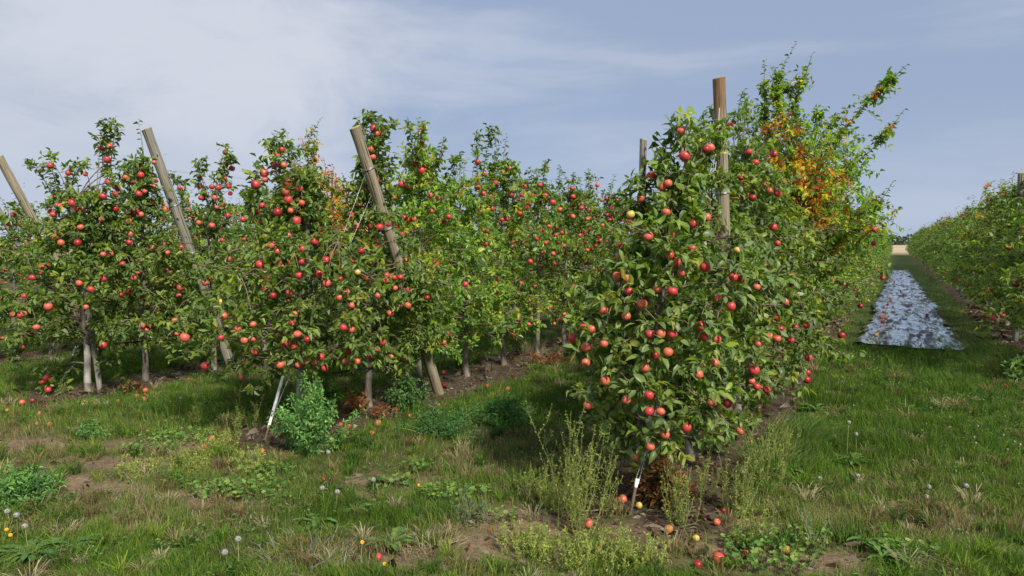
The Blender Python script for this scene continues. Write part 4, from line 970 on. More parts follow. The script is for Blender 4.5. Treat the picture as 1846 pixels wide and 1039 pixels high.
# ------------------------------------------------------------------ crabapples
def crab(base, polys, label, seed, mixf, lsz=.055, filler=None, berries=True, H=2.6, dens=1.0):
    rng = np.random.default_rng(seed)
    root = empty('crabapple_tree', tuple(base)); tag(root, label, 'crabapple tree', 'crabapple trees set among the apple rows')
    tb = Tubes(); ls = []; S = []; D = []; LN = []; bs = []
    tr = Tubes(); zs = np.linspace(-.03, H, 10)
    tr.add(np.stack([.04 * np.sin(zs * 2), .03 * np.cos(zs * 1.7) - .03, zs], 1), np.linspace(.055, .012, 10), 9)
    link('trunk', tr.mesh('trunk', M_BARK), root)
    for P in polys:
        w = smooth_line(np.asarray(P) - base, 16); L = np.linalg.norm(np.diff(w, axis=0), axis=1).sum()
        tb.add(w, np.linspace(.013, .002, len(w)), 5)
        m = int(L / .035 * dens); tt = rng.uniform(.0, .80, m); ti = tt * (len(w) - 1); i0 = ti.astype(int); fr = (ti - i0)[:, None]
        q = w[i0] * (1 - fr) + w[i0 + 1] * fr
        d = norm(rng.normal(size=(m, 3)) * .8 + norm(w[i0 + 1] - w[i0]) * .6 + np.array([0, 0, .25])); ln = rng.uniform(.03, .30, m) * np.interp(tt, [0, .8], [1.35, .5]); d = d * 1.0; keepm = fbm(tt * 9 + len(bs) * 3.3, tt * 0, 5, 2) > .40; q, d, ln, tt = q[keepm], d[keepm], ln[keepm], tt[keepm]
        S.append(q); D.append(d); LN.append(ln)
        for a_, b_, c_ in zip(q, d, ln): tb.add([a_, a_ + b_ * c_], [.003, .0015], 3)
        g = shoot_leaves(rng, w, .024, lsz * 1.1, GRN, GRN_P, frac=.55); ls.append(g)
        m2 = tt < .68; bs.append(q[m2] + d[m2] * (ln[m2] * .8)[:, None])
    S, D, LN = np.concatenate(S), np.concatenate(D), np.concatenate(LN)
    # colour by clumps: rust and gold low inside, green towards the tips
    ff = mixf(S + base)
    g1 = pick(rng, len(S), CRAB, CRAB_P); g2 = pick(rng, len(S), np.vstack([GRN, YEL]), np.r_[GRN_P * .6, YEL_P])
    ct = np.where((rng.uniform(size=len(S)) < ff)[:, None], g1, g2)
    ls.append(twig_leaves(rng, S, D, LN, 7, ct, lsz, wr=.48))
    for (c, rad, nn, fcol) in (filler or []):
        fs = c - base + norm(rng.normal(size=(nn, 3))) * rad * rng.uniform(.2, 1, (nn, 1)) ** .5
        fd = norm(rng.normal(size=(nn, 3))); fl = rng.uniform(.06, .16, nn)
        f2 = np.clip(fcol(fs + base), 0, 1)
        ct = np.where((rng.uniform(size=nn) < f2)[:, None], pick(rng, nn, CRAB, CRAB_P), pick(rng, nn, YEL, YEL_P))
        ls.append(twig_leaves(rng, fs, fd, fl, 7, ct, lsz, wr=.48))
        for k in range(min(nn, 160)): tb.add([fs[k] - fd[k] * .1, fs[k] + fd[k] * fl[k]], [.004, .0015], 3)
    link('branch_framework', tb.mesh('branch_framework', M_TWIG), root)
    f = link('foliage', leaf_mesh('foliage', cat_leaves(ls), M_CRAB, 1), root); f['kind'] = 'stuff'
    if berries:
        bp = np.concatenate(bs); bp = bp[rng.uniform(size=len(bp)) < .28]
        idx = np.repeat(np.arange(len(bp)), 4); c = bp[idx] + rng.normal(size=(len(idx), 3)) * .022 + np.array([0, 0, -.02])
        oc = norm(np.array([(1, 0, 0), (0, 1, 0), (-1, 0, 0), (0, -1, 0), (0, 0, 1), (0, 0, -1.)])) ; of = np.array([(0, 1, 4), (1, 2, 4), (2, 3, 4), (3, 0, 4), (1, 0, 5), (2, 1, 5), (3, 2, 5), (0, 3, 5)])
        V = (c[:, None] + oc[None] * rng.uniform(.006, .009, (len(c), 1, 1))).reshape(-1, 3); Fm = (of[None] + (np.arange(len(c)) * 6)[:, None, None]).reshape(-1, 3)
        b = link('crab_fruit', mesh_np('crab_fruit', V, [Fm], M_BERRY, smooth=True), root); b['kind'] = 'stuff'
    return root
bA = np.array([-1.33, CRAB_A_Y, GZ(-1.33, CRAB_A_Y)]); zA = (bA + np.array([0, 0, 2]) - C0) @ Fv
def pl(pts, z, dz=0.0): return [atZ(px, py, z + dz * i) for i, (px, py) in enumerate(pts)]
PA = [([(1420,520),(1428,350),(1412,230),(1400,150),(1437,74)], -.05), ([(1415,330),(1430,200),(1450,140),(1466,94)], -.1), ([(1405,300),(1380,210),(1378,108)], .05),
      ([(1425,440),(1480,290),(1555,195),(1600,150),(1636,116)], -.12), ([(1430,430),(1500,330),(1580,262),(1632,196)], -.1), ([(1440,500),(1520,430),(1575,380),(1612,325)], -.18),
      ([(1440,470),(1530,400),(1596,345)], -.2), ([(1430,400),(1470,270),(1515,205),(1560,180)], .1), ([(1400,400),(1360,290),(1345,205),(1342,160)], -.05), ([(1430,500),(1490,380),(1500,300)], -.2),
      ([(1410,420),(1400,310),(1385,240),(1362,190)], .1), ([(1430,420),(1450,310),(1470,220),(1480,200)], -.08), ([(1420,560),(1470,480),(1530,420),(1585,400)], -.25), ([(1420,480),(1395,380),(1420,280)], -.15),
      ([(1430,360),(1500,265),(1570,175)], 0), ([(1415,500),(1375,420),(1370,330)], -.1), ([(1430,540),(1480,500),(1540,470)], -.3), ([(1420,380),(1440,250),(1425,180),(1395,120)], 0)]
cenA = atZ(1435, 350, zA - .35)
def mixA(Pw):
    d = np.linalg.norm((Pw - cenA) * np.array([1, 1, .75]), axis=1); return np.clip(1.35 - d / .62, .03, .9)
crab(bA, [pl(p, zA, dz) for p, dz in PA], 'tall crabapple rising above the nearest row, with rusty leaves and long green arching shoots', 41, mixA, filler=[(atZ(1440, 365, zA - .35), .62, 420, lambda P: mixA(P) * .95), (atZ(1490, 300, zA - .2), .50, 230, lambda P: mixA(P) * .5), (atZ(1410, 250, zA - .1), .34, 130, lambda P: P[:, 0] * 0 + .45), (atZ(1545, 400, zA - .5), .42, 150, lambda P: P[:, 0] * 0 + .12)], H=3.0, dens=1.7, lsz=.062)
zC = (np.array([-7.65, CRAB_C_Y, 2]) - C0) @ Fv
cpx, cpy, _ = toP(-7.65, CRAB_C_Y, 2.0)
bC = G(0, 900) * 0 + np.array([-7.65, 8.75, GZ(-7.65, 8.75)]); zC = (bC + np.array([0, 0, 2]) - C0) @ Fv
PC = [([(575,420),(560,320),(555,260),(580,212)], 0), ([(575,420),(545,330),(540,270)], .05), ([(580,420),(590,350),(585,290)], -.05), ([(585,430),(615,370),(612,320)], .05), ([(580,420),(565,300),(572,240)], 0), ([(590,460),(610,400),(600,350)], -.1), ([(560,450),(545,390),(560,350)], -.1), ([(580,460),(580,390),(595,360)], -.1)]
cenC = atZ(580, 385, zC - .2)
def mixC(Pw): return np.clip(1.3 - np.linalg.norm(Pw - cenC, axis=1) / .9, .45, .97)
crab(bC, [pl(p, zC, dz) for p, dz in PC], 'crabapple with yellow and orange leaves showing between the second-row trees', 42, mixC, filler=[(cenC, .66, 460, lambda P: P[:, 0] * 0 + .97)], H=2.7, berries=True)
bR = np.array([1.95, CRAB_R_Y, GZ(1.95, CRAB_R_Y)]); zR = (bR + np.array([0, 0, 2]) - C0) @ Fv
PR = [([(1790,430),(1780,370),(1778,340),(1795,324)], 0), ([(1790,420),(1765,385),(1772,345)], 0), ([(1785,440),(1760,400),(1755,385)], -.2), ([(1800,420),(1808,370),(1815,352)], 0), ([(1785,450),(1750,430),(1735,405)], -.4), ([(1790,460),(1775,430),(1780,395)], -.3)]
crab(bR, [pl(p, zR, dz) for p, dz in PR], 'thin red-tinged crabapple with bare tips in the row at the right edge', 43, lambda P: P[:, 0] * 0 + .6, filler=[(atZ(1790, 425, zR - .6), .5, 90, lambda P: P[:, 0] * 0 + .75)], H=2.6, dens=.55)

# ------------------------------------------------------------------ posts
def post(name, base, top, r, mat, label, group=None, ties=(), cat='post', capmat=M_END, stain=None):
    base = np.array(base, float); top = np.array(top, float); ax = top - base; L = float(np.linalg.norm(ax))
    root = empty(name, tuple(base)); root.rotation_euler = Vector(ax).to_track_quat('Z', 'Y').to_euler(); tag(root, label, cat, group)
    rng = np.random.default_rng(int(L * 1000) + int(abs(base[0]) * 100))
    n, k = 20, 26; th = np.arange(n) * 2 * np.pi / n; zz = np.linspace(-.12, L, k)
    ang = rng.normal(size=n) * .025
    rad = (r * (1.06 - .10 * zz / L))[:, None] * (1 + ang[None, :]) * (1 + .02 * rng.normal(size=(k, 1)))
    bow = .012 * np.sin(zz / L * 3.1)
    ringv = np.stack([rad * np.cos(th) + bow[:, None], rad * np.sin(th), np.repeat(zz[:, None], n, 1) + (np.cos(th) * r * .18 * (np.arange(k) == k - 1)[:, None])], -1)
    V = ringv.reshape(-1, 3); i = (np.arange(k - 1)[:, None] * n); j = np.arange(n)[None]
    q = np.stack([i + j, i + (j + 1) % n, i + n + (j + 1) % n, i + n + j], -1).reshape(-1, 4)
    link('shaft', mesh_np('shaft', V, [q], mat, smooth=True), root)
    last = ringv[-1]; cc = last.mean(0) + np.array([0, 0, .002]); inner = cc + (last - cc) * .93 + np.array([0, 0, .005])
    cv = np.concatenate([last, inner, [cc + np.array([0, 0, .005])]])
    jq = np.arange(n); j2 = (jq + 1) % n
    link('end_grain', mesh_np('end_grain', cv, [np.stack([jq, j2, n + j2, n + jq], 1), np.stack([n + jq, n + j2, np.full(n, 2 * n)], 1)], capmat, smooth=False), root)
    for z in ties:
        tb = Tubes(); a = np.linspace(0, 2 * np.pi * 2, 34); rr = r * (1.06 - .10 * z / L) * 1.05 + .003
        tb.add(np.stack([rr * np.cos(a) + .012 * math.sin(z / L * 3.1), rr * np.sin(a), z + .008 * a / 6.28 + .004 * np.sin(a)], 1), .0024, 5, cap=False)
        link('wire_tie', tb.mesh('wire_tie', M_WIRE), root)
    return root
def onrow(px, py, X): return onX(px, py, X)
topA, baseA, topB, baseB, topC = TOPS['A'], BASES['A'], TOPS['B'], BASES['B'], TOPS['C']
post('trellis_post', baseA, topA, .050, M_POSTA, 'tall brown-topped wooden post standing nearly upright in the nearest row', 'wooden trellis end posts', ties=(2.05, 2.62))
post('trellis_post', baseB, topB, .053, M_POST, 'thick wooden post leaning left, in the middle, between apple trees of the second row', 'wooden trellis end posts', ties=(1.95, 2.55))
post('trellis_post', BASES['C'], topC, .057, M_POSTG, 'greyish wooden post leaning left, second post from the left edge', 'wooden trellis end posts', ties=(1.6, 2.2))
topD, topE = TOPS['D'], TOPS['E']
post('trellis_post', (-10.8, topD[1] + 1.35, 0), topD, .056, M_POST, 'pale wooden post leaning in from the left edge of the view', 'wooden trellis end posts', ties=(1.9,))
post('trellis_post', (-14.0, topE[1] + 1.2, 0), topE, .06, M_POSTG, 'small far post end at the left edge, below the pale leaning post', 'wooden trellis end posts')
pR = onrow(1841, 314, 1.95)
pR = onX(1841, 314, 1.75)
post('trellis_post', (1.77, pR[1], 0), pR, .05, M_POSTG, 'grey upright post at the right edge, above the right-hand row', ties=(2.0,))
s1 = atZ(1160, 252, 4.62)
post('trellis_post', (s1[0], s1[1], 0), s1, .0225, M_POSTG, 'slim grey stake standing behind the nearest apple tree', 'slim tree stakes', cat='stake', ties=(1.0,))
sB = onrow(501, 322, -4.46)
post('trellis_post', (-4.46, 4.74, 0), (-4.46, 4.72, sB[2]), .023, M_POSTG, 'slim stake inside the first tree of the second row', 'slim tree stakes', cat='stake', ties=(.9,))
sC = onrow(126, 362, -7.6)
post('trellis_post', (-7.62, 4.88, 0), (-7.6, sC[1] + .02, sC[2]), .026, M_POSTG, 'slim grey stake in front of the tree at the far left', 'slim tree stakes', cat='stake', ties=(.62,))
# painted trunk collar of the two row-end trees
for T in UNIQ:
    if (T['row'], T['i']) in (('A', 0), ('B', 0), ('C', 0)):
        root = [o for o in bpy.data.objects if o.name.startswith('apple_tree') and o.get('label') == T['label']][0]
        tb = Tubes(); zz = np.linspace(.10, .52, 8)
        pts = np.stack([np.interp(zz, T['zs'], T['tr'][:, 0]), np.interp(zz, T['zs'], T['tr'][:, 1]), zz], 1)
        tb.add(pts, np.interp(zz, [0, .12, .5, T['H']], [.044, .033, .029, .006]) + .0025, 10, cap=False)
        link('painted_collar', tb.mesh('painted_collar', M_PAINT), root)

# ------------------------------------------------------------------ wires, anchors, hose
def wire(name, pts, r, mat, label, cat, group=None, sides=5, n=24):
    tb = Tubes(); w = smooth_line(pts, n) if len(pts) > 2 else np.asarray(pts, float)
    tb.add(w - w[0], r, sides); o = link(name, tb.mesh(name, mat), None, tuple(w[0])); return tag(o, label, cat, group)
rn = {'A': 'nearest', 'B': 'second', 'C': 'third'}
for row in 'ABC':
    for hz, nm in ((1.05, 'lower'), (1.75, 'middle'), (2.45, 'top')):
        y0 = ROWY0[row] + .4 if hz < 2 else {'A': 6.0, 'B': 5.6, 'C': 5.7}[row]
        wire('trellis_wire', [(ROWX[row] + .06, y0 + k * 4.2, hz - .012 * (k % 2)) for k in range(8)], .0016, M_WIRE, '%s trellis wire strung through the trees of the %s row' % (nm, rn[row]), 'wire', 'trellis wires', 4)
def hose(row, ys, hs):
    X = ROWX[row]
    pts = [(X + .05 + .02 * math.sin(3 * y), y, h) for y, h in zip(ys, hs)]
    wire('irrigation_hose', pts, .0095, M_HOSE, 'black irrigation hose sagging between the trunks of the %s row' % rn[row], 'hose', 'black irrigation hoses', 8, 60)
hose('A', [4.5, 5.5, 6.5, 7.5, 9, 11, 13, 15], [.50, .46, .5, .47, .5, .46, .5, .48])
hose('B', [5.0, 5.6, 6.15, 6.7, 7.5, 8.3, 9.2, 10, 12, 14, 17], [.44, .40, .385, .52, .50, .44, .5, .45, .5, .44, .5])
hose('C', [4.9, 5.6, 6.4, 7.2, 8, 9, 10.5, 12], [.50, .48, .50, .46, .5, .46, .5, .46])
# anchors with guy wires
def anchor(gp, up, label, sleeve_len, sr, mat_s, guy_to, s0=.1):
    g = np.array(gp, float); g[2] = GZ(g[0], g[1]); up = np.array(up, float); d = norm(up - g)
    root = empty('ground_anchor', tuple(g)); tag(root, label, 'anchor', 'row-end ground anchors')
    tb = Tubes(); tb.add([-d * .1, d * s0], .009, 6); link('anchor_rod', tb.mesh('anchor_rod', M_RUST), root)
    tb = Tubes(); tb.add([d * s0, d * (s0 + sleeve_len)], sr, 8); link('white_sleeve', tb.mesh('white_sleeve', mat_s), root)
    for k, tp in enumerate(guy_to):
        tp = np.array(tp, float) - g; st_ = d * (s0 + .02) + np.array([.012 * (k * 2 - 1), 0, 0]); tb = Tubes()
        mid = (st_ + tp) / 2 - np.array([0, 0, .02]); tb.add(smooth_line([st_, mid, tp], 9), .0022, 4)
        link('guy_wire', tb.mesh('guy_wire', M_WIRE), root)
    return root
gA = G(1136, 932); upA = atZ(1148, 868, 4.28)
anchor(gA, upA, 'rusty anchor rod with a short white tag below the nearest apple tree', .05, .011, M_WHITE, [atZ(1262, 520, 5.1), np.array(topA) + (0, 0, -.45)], .17)
gB = G(478, 792); upB = atZ(503, 704, (gB - C0) @ Fv + .15)
anchor(gB, upB, 'long white anchor sleeve slanting out of the feathery green weed', .42, .013, M_WHITE, [np.array(topB) * .8 + baseB * .2, np.array(topB) * .87 + baseB * .13], .12)
gC = G(112, 700); upC = atZ(140, 618, (gC - C0) @ Fv + .1)
anchor(gC, upC, 'white anchor sleeve by the pale trunks at the far left', .16, .014, M_WHITE, [np.array(topC) * .8 + np.array([-7.62, topC[1] + 1.15, 0]) * .2], .36)
# micro sprinkler stakes
for (px, py, hh, lab) in ((876, 690, .24, 'short black sprinkler stake with a ring head on the mulch of the second row'), (886, 672, .52, 'tall thin black riser tube beside the sprinkler stake')):
    g = Gp(px, py); root = empty('sprinkler_stake', tuple(g)); tag(root, lab, 'sprinkler', 'sprinkler stakes')
    tb = Tubes(); tb.add([(0, 0, -.02), (0, 0, hh)], .008 if hh < .3 else .004, 6); link('stem', tb.mesh('stem', M_HOSE), root)
    tb = Tubes(); a = np.linspace(0, 6.28, 13); tb.add(np.stack([.022 * np.cos(a), 0 * a, hh + .02 + .022 * np.sin(a)], 1), .007, 6, cap=False); link('head', tb.mesh('head', M_HOSE), root)
# twine hanging by the upright post
wire('twine', [atZ(1297, 195, 5.45), atZ(1290, 300, 5.35), atZ(1280, 345, 5.35), atZ(1283, 392, 5.35)], .003, M_TWINE, 'thin twine hanging down beside the upright brown-topped post', 'twine')

# ------------------------------------------------------------------ reflective plastic sheet in the alley
def plastic():
    xs = np.linspace(-.46, .92, 60); ys = np.r_[np.arange(12.5, 24, .035), np.arange(24, 47, .09)]
    X, Y = np.meshgrid(xs, ys); x = X.ravel(); y = Y.ravel()
    e = (fbm(y * 1.6, y * 0 + 3, 5) - .5) * .16 + (fbm(y * 4.5, np.sign(x - .22) * 9, 6, 2) - .5) * .16
    w = np.interp(y, [12.5, 14.5, 25, 47], [1.08, 1.0, .88, .55]); xx = .22 + (x - .22) * w + e * (x - .22) / .7
    yy = y + (fbm(x * 3, x * 0, 8) - .5) * .22 * np.clip((13.3 - y) / .8, 0, 1)
    calm = np.clip((fbm(xx * 2.1 + 5, yy * 1.1, 51) - .38) * 4, .12, 1)
    z = gz(xx, yy) + .05 + .05 * (fbm(xx * 2.3, yy * .8, 12) - .5) + calm * (.085 * np.abs(fbm(xx * 6.0 + 1.2 * vnoise(yy * 1.5, yy * 0, 3), yy * 1.1, 13, 2) - .5) + .045 * (fbm(xx * 10 + yy * 1.5, yy * 2.4, 14, 2) - .5))
    z += .07 * np.exp(-((np.abs(x - .22) - .62) / .05) ** 2) * fbm(yy * 3, xx * 3, 15)
    nx, ny = len(xs), len(ys); i = (np.arange(ny - 1)[:, None] * nx + np.arange(nx - 1)).ravel()
    m, t, out = newmat('silver_reflective_film'); g = nd(t, 'ShaderNodeNewGeometry').outputs['Position']
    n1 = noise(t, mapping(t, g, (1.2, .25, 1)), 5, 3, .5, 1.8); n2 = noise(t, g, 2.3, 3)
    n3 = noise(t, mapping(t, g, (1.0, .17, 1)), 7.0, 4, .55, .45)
    c = ramp(t, n3, [(.40, (.05, .053, .058)), (.455, (.16, .165, .175)), (.50, (.60, .61, .63)), (.7, (.80, .81, .82))])  # dark reflections of the tree rows, painted into the film colour as streaks
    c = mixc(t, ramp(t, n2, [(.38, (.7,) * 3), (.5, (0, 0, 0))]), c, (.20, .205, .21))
    dull = ramp(t, n3, [(.42, (0, 0, 0)), (.49, (1, 1, 1))])  # takes metal and gloss off along the same painted reflection streaks
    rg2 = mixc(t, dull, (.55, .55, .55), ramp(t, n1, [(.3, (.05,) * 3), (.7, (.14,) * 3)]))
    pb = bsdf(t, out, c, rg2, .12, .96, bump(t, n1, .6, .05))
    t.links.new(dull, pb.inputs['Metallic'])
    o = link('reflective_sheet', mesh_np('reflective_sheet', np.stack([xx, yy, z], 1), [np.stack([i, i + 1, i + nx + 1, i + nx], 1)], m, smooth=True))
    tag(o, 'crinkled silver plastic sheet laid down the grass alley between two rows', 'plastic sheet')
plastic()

# ------------------------------------------------------------------ fallen apples
FALL = [
 (1295,1007,25,'r','big red and green fallen apple at the bottom edge below the nearest tree'),
 (1122,906,18,'o','orange fallen apple left of the rusty anchor rod'),
 (1112,908,11,'o','small orange apple tucked against the one left of the anchor rod'),
 (1061,948,20,'p','pink and cream fallen apple in the weeds lower left of the anchor rod'),
 (1063,878,13,'r','red fallen apple glowing through the tall weeds left of the nearest trunk'),
 (1205,958,17,'b','rotting brown-orange apple in the weeds right of the anchor rod'),
 (1254,975,15,'y','mouldy yellow apple among thin weeds left of the big fallen apple'),
 (1152,918,13,'y','pale yellow wrinkled apple just right of the rusty anchor rod'),
 (1158,900,14,'y','pale green shrivelled apple above the wrinkled yellow one'),
 (1304,926,11,'d','dark red apple half hidden in weeds right of the nearest tree'),
 (1292,944,14,'o','orange apple half hidden in weeds below the dark red one'),
 (1078,992,11,'b','rotten orange apple scrap on bare soil below the pink fallen apple'),
 (1344,1001,10,'r','small red apple in leafy weeds just right of the big fallen apple'),
 (1418,993,13,'b','flattened red-brown apple on dark soil at the bottom, right of centre'),
 (1258,1023,9,'d','crushed dark red apple bit lying left of the big fallen apple'),
 (584,868,14,'r','bright red fallen apple in front of the feathery green weed'),
 (614,768,10,'r','red fallen apple on mulch right of the feathery green weed'),
 (627,772,13,'p','pinkish fallen apple touching a red one right of the feathery weed'),
 (612,791,10,'d','dark red fallen apple below the pair right of the feathery weed'),
 (622,790,8,'y','small pale yellow fallen apple right of the feathery weed'),
 (671,784,11,'o','orange fallen apple on the mulch edge in front of the second row'),
 (681,766,14,'b','brown rotten apple on mulch above the orange one'),
 (727,733,12,'d','dark red fallen apple left of the foot of the leaning middle post'),
 (733,712,11,'d','dark fallen apple in shade just left of the middle post foot'),
 (792,731,11,'b','squashed orange apple below the foot of the leaning middle post'),
 (804,731,10,'b','second squashed orange apple, right half of the pair below the middle post'),
 (739,750,8,'o','small orange fallen apple on mulch left below the squashed pair'),
 (800,674,8,'p','pinkish fallen apple behind the middle post foot, higher of two'),
 (800,695,10,'r','red fallen apple right of the foot of the leaning middle post'),
 (878,697,10,'r','red fallen apple below the black sprinkler stake'),
 (877,668,9,'p','pink fallen apple at the foot of the ring-headed sprinkler stake'),
 (915,702,10,'o','orange fallen apple alone at the mulch edge right of the sprinkler stake'),
 (682,1008,9,'r','small red apple bit in the grass at the bottom, left of centre'),
 (540,976,12,'b','rotten tan apple pulp in the grass below the dandelion clumps'),
 (550,979,10,'b','right-hand half of the rotten tan apple in the lower grass'),
 (382,791,13,'b','brown rotten apple at the edge of the weeds left of the white sleeve'),
 (368,806,10,'o','small orange fallen apple in pale weeds left of the white sleeve'),
 (472,813,12,'b','brown-orange rotten apple just left of the feathery green weed'),
 (14,741,9,'o','orange apple on the mulch at the far left edge'),
 (40,727,11,'o','orange fallen apple on mulch left of the low branch of red apples'),
 (59,724,10,'d','dark red fallen apple touching the low branch at the left'),
 (72,748,9,'o','orange fallen apple below the low branch at the left'),
 (153,729,14,'y','yellow fallen apple below the two pale trunks at the left'),
 (172,731,10,'o','orange fallen apple right of the yellow one at the left'),
 (247,717,11,'p','pink-red fallen apple under the single pale trunk at the left'),
 (262,707,11,'p','pink fallen apple furthest back under the single pale trunk'),
 (261,721,11,'o','orange fallen apple nearest the grass under the single pale trunk'),
 (212,725,8,'b','brown apple between the yellow apple and the pink ones'),
 (68,768,9,'b','brown rotten apple in the grass at the left, left one of two'),
 (90,769,9,'b','brown rotten apple in the grass at the left, right one of two'),
 (495,760,9,'b','brown apple lying in shaded grass left of the white sleeve top'),
 (1815,682,9,'r','red fallen apple by leafy plant at the right edge, upper of two'),
 (1813,696,9,'r','red fallen apple by leafy plant at the right edge, lower of two'),
]
rng = np.random.default_rng(8)
for (px, py, d, kc, lab) in FALL:
    g = G(px, py + d * .35); r = float(np.clip(d / FPX * ((g - C0) @ Fv) / 2, .022, .045))
    o = put_apple(None, (g[0], g[1], GZ(g[0], g[1]) + r * .75 + .006), r, kc, rng, 'fallen_apple', 1.4)
    tag(o, lab, 'apple', 'fallen apples on the ground')
SHEETAP = [(1593,566,9,'o','topmost orange apple of the small pile on the silver sheet'), (1588,574,9,'o','left orange apple of the small pile on the silver sheet'), (1597,577,9,'o','right orange apple of the small pile on the silver sheet'), (1591,584,8,'r','lowest red apple of the small pile on the silver sheet'),
 (1579,608,10,'b','brownish apple alone on the silver sheet, nearest its front edge'), (1600,552,8,'r','red apple on the silver sheet above the orange pile'), (1605,540,8,'o','orange apple on the left border of the silver sheet, above the red one'),
 (1629,534,7,'r','red apple in the middle of the silver sheet, far down'), (1671,571,7,'r','red apple near the right edge of the silver sheet'), (1662,544,7,'b','brown apple on the right edge of the silver sheet, further down'), (1612,509,6,'r','tiny red apple far up the left of the silver sheet')]
dg = bpy.context.evaluated_depsgraph_get() if False else None
for (px, py, d, kc, lab) in SHEETAP:
    g = G(px, py, .07); r = .038
    o = put_apple(None, (max(g[0], -.36), g[1], .07 + r * .9), r, kc, rng, 'fallen_apple', 1.4); tag(o, lab, 'apple', 'fallen apples on the silver sheet')

# ------------------------------------------------------------------ weeds
def wisp(rng, h, n, spread, pal, leafn=16, lsz=.014, sc=.0018, branch=5, tuftw=.5):
    """upright thin-stemmed weed: stems, side stems, many tiny leaves"""
    tb = Tubes(); P = []; A = []
    for k in range(n):
        a = rng.uniform(0, 6.28); b = np.array([math.cos(a), math.sin(a), 0]) * rng.uniform(0, spread * .35)
        hh = h * rng.uniform(.5, 1.05); ln = rng.uniform(0, tuftw)
        tip = b + np.array([math.cos(a) * ln * hh * .6, math.sin(a) * ln * hh * .6, hh])
        w = smooth_line([b + (0, 0, -.01), b * .7 + tip * .3 + np.array([rng.normal() * .02, rng.normal() * .02, hh * .12]), tip], 6)
        tb.add(w, np.linspace(sc * 1.3, sc * .6, len(w)), 3, cap=False)
        lines = [w]
        for m in range(branch):
            s = w[int(rng.integers(1, len(w) - 1))]; a2 = rng.uniform(0, 6.28); l2 = hh * rng.uniform(.12, .35)
            w2 = np.array([s, s + np.array([math.cos(a2) * l2 * .35, math.sin(a2) * l2 * .35, l2 * .5]), s + np.array([math.cos(a2) * l2 * .5, math.sin(a2) * l2 * .5, l2])])
            tb.add(w2, sc * .6, 3, cap=False); lines.append(w2)
        for w2 in lines:
            m = max(3, int(leafn * np.linalg.norm(w2[-1] - w2[0]) / .1)); t = rng.uniform(0, 1, m) * (len(w2) - 1); i0 = np.minimum(t.astype(int), len(w2) - 2); fr = (t - i0)[:, None]
            P.append(w2[i0] * (1 - fr) + w2[i0 + 1] * fr); A.append(norm(rng.normal(size=(m, 3)) + np.array([0, 0, .9])))
    P = np.concatenate(P); A = np.concatenate(A); m = len(P); L = lsz * rng.uniform(.6, 1.5, m)
    lv = dict(P=P, A=A, N=norm(rng.normal(size=(m, 3)) + (0, 0, .5)), L=L, W=L * .38, C=pick(rng, m, pal, np.ones(len(pal)), .25))
    return tb, lv
def plant(name, px, py, label, cat, tb, lv, stem_mat=M_STALK, lod=2, group=None, loc=None, mat=M_WEED):
    g = Gp(px, py) if loc is None else loc
    root = empty(name, tuple(g)); tag(root, label, cat, group)
    if tb is not None and tb.v: link('stem', tb.mesh('stem', stem_mat, smooth=False), root)
    f = link('foliage', leaf_mesh('foliage', lv, mat, lod), root); f['kind'] = 'stuff'; return root
PK = np.array([(.19, .25, .035), (.26, .30, .045), (.13, .19, .03), (.32, .30, .06)])
PKd = np.array([(.22, .20, .08), (.30, .24, .10), (.16, .16, .06)])
rng = np.random.default_rng(55)
WISPS = [
 (1040,960,.62,26,.30,'tall wispy yellow-green weed left of the nearest tree, tallest of its kind'),
 (1010,935,.34,30,.34,'broad wispy weed at the left foot of the tallest wispy weed'),
 (965,900,.20,26,.34,'low grey-green weed left of the tallest wispy weed beside bare soil'),
 (1085,930,.34,16,.26,'sparse wispy weed in front of the anchor rod'),
 (1225,950,.40,22,.26,'upright wispy weed right of the anchor rod, under the hanging leaves'),
 (1265,900,.36,12,.2,'thin wispy weed behind the upright one right of the anchor rod'),
 (1330,930,.42,24,.28,'upright wispy weed below the right side of the nearest tree'),
 (1375,880,.46,26,.30,'tall dense wispy weed at the right foot of the nearest tree'),
 (1350,985,.26,22,.28,'yellowish wispy weed right above the big fallen apple'),
 (950,1005,.16,40,.42,'low bushy light green weed at bottom left of the nearest tree'),
 (1050,1022,.17,46,.45,'low bushy light green weed at the bottom, below the pink fallen apple'),
 (1140,1018,.17,44,.42,'low bushy light green weed at the bottom, below the anchor rod'),
 (845,945,.14,26,.28,'small blue-green weed tuft left of the bare soil patch'),
 (355,770,.26,8,.14,'thin spiky weed with pale seed heads left of the white sleeve'),
 (425,790,.34,7,.12,'tall pale seed-headed weed just left of the white sleeve'),
 (458,775,.40,6,.12,'slender pale weed touching the white sleeve base'),
 (395,820,.18,34,.45,'soft pale green weed patch below the spiky weeds'),
 (330,850,.14,44,.50,'wide pale green weed patch in the middle of the left foreground'),
 (240,860,.12,34,.45,'pale green weed patch on the left beside bare soil'),
 (440,850,.15,30,.40,'pale green weed patch left of the feathery green weed'),
 (1470,1000,.22,8,.14,'lone blue-green upright weed on the dark soil at the bottom right of centre'),
 (1015,870,.30,16,.24,'wispy weed behind the tallest one, before the dry twig heap'),
 (1410,830,.30,20,.26,'wispy weed at the edge of the grass alley right of the nearest tree'),
]
for (px, py, h, n_, sp, lab) in WISPS:
    tb, lv = wisp(rng, h, max(5, int(n_ * (.62 if h > .2 else 1))), sp, (PK * (1.35 if h < .2 else 1.0)) if 'blue' not in lab else np.array([(.10, .15, .08), (.14, .19, .10)]), tuftw=.5 if h > .25 else .9)
    plant('wispy_weed', px, py, lab, 'weed', tb, lv, group='wispy weeds in the foreground')
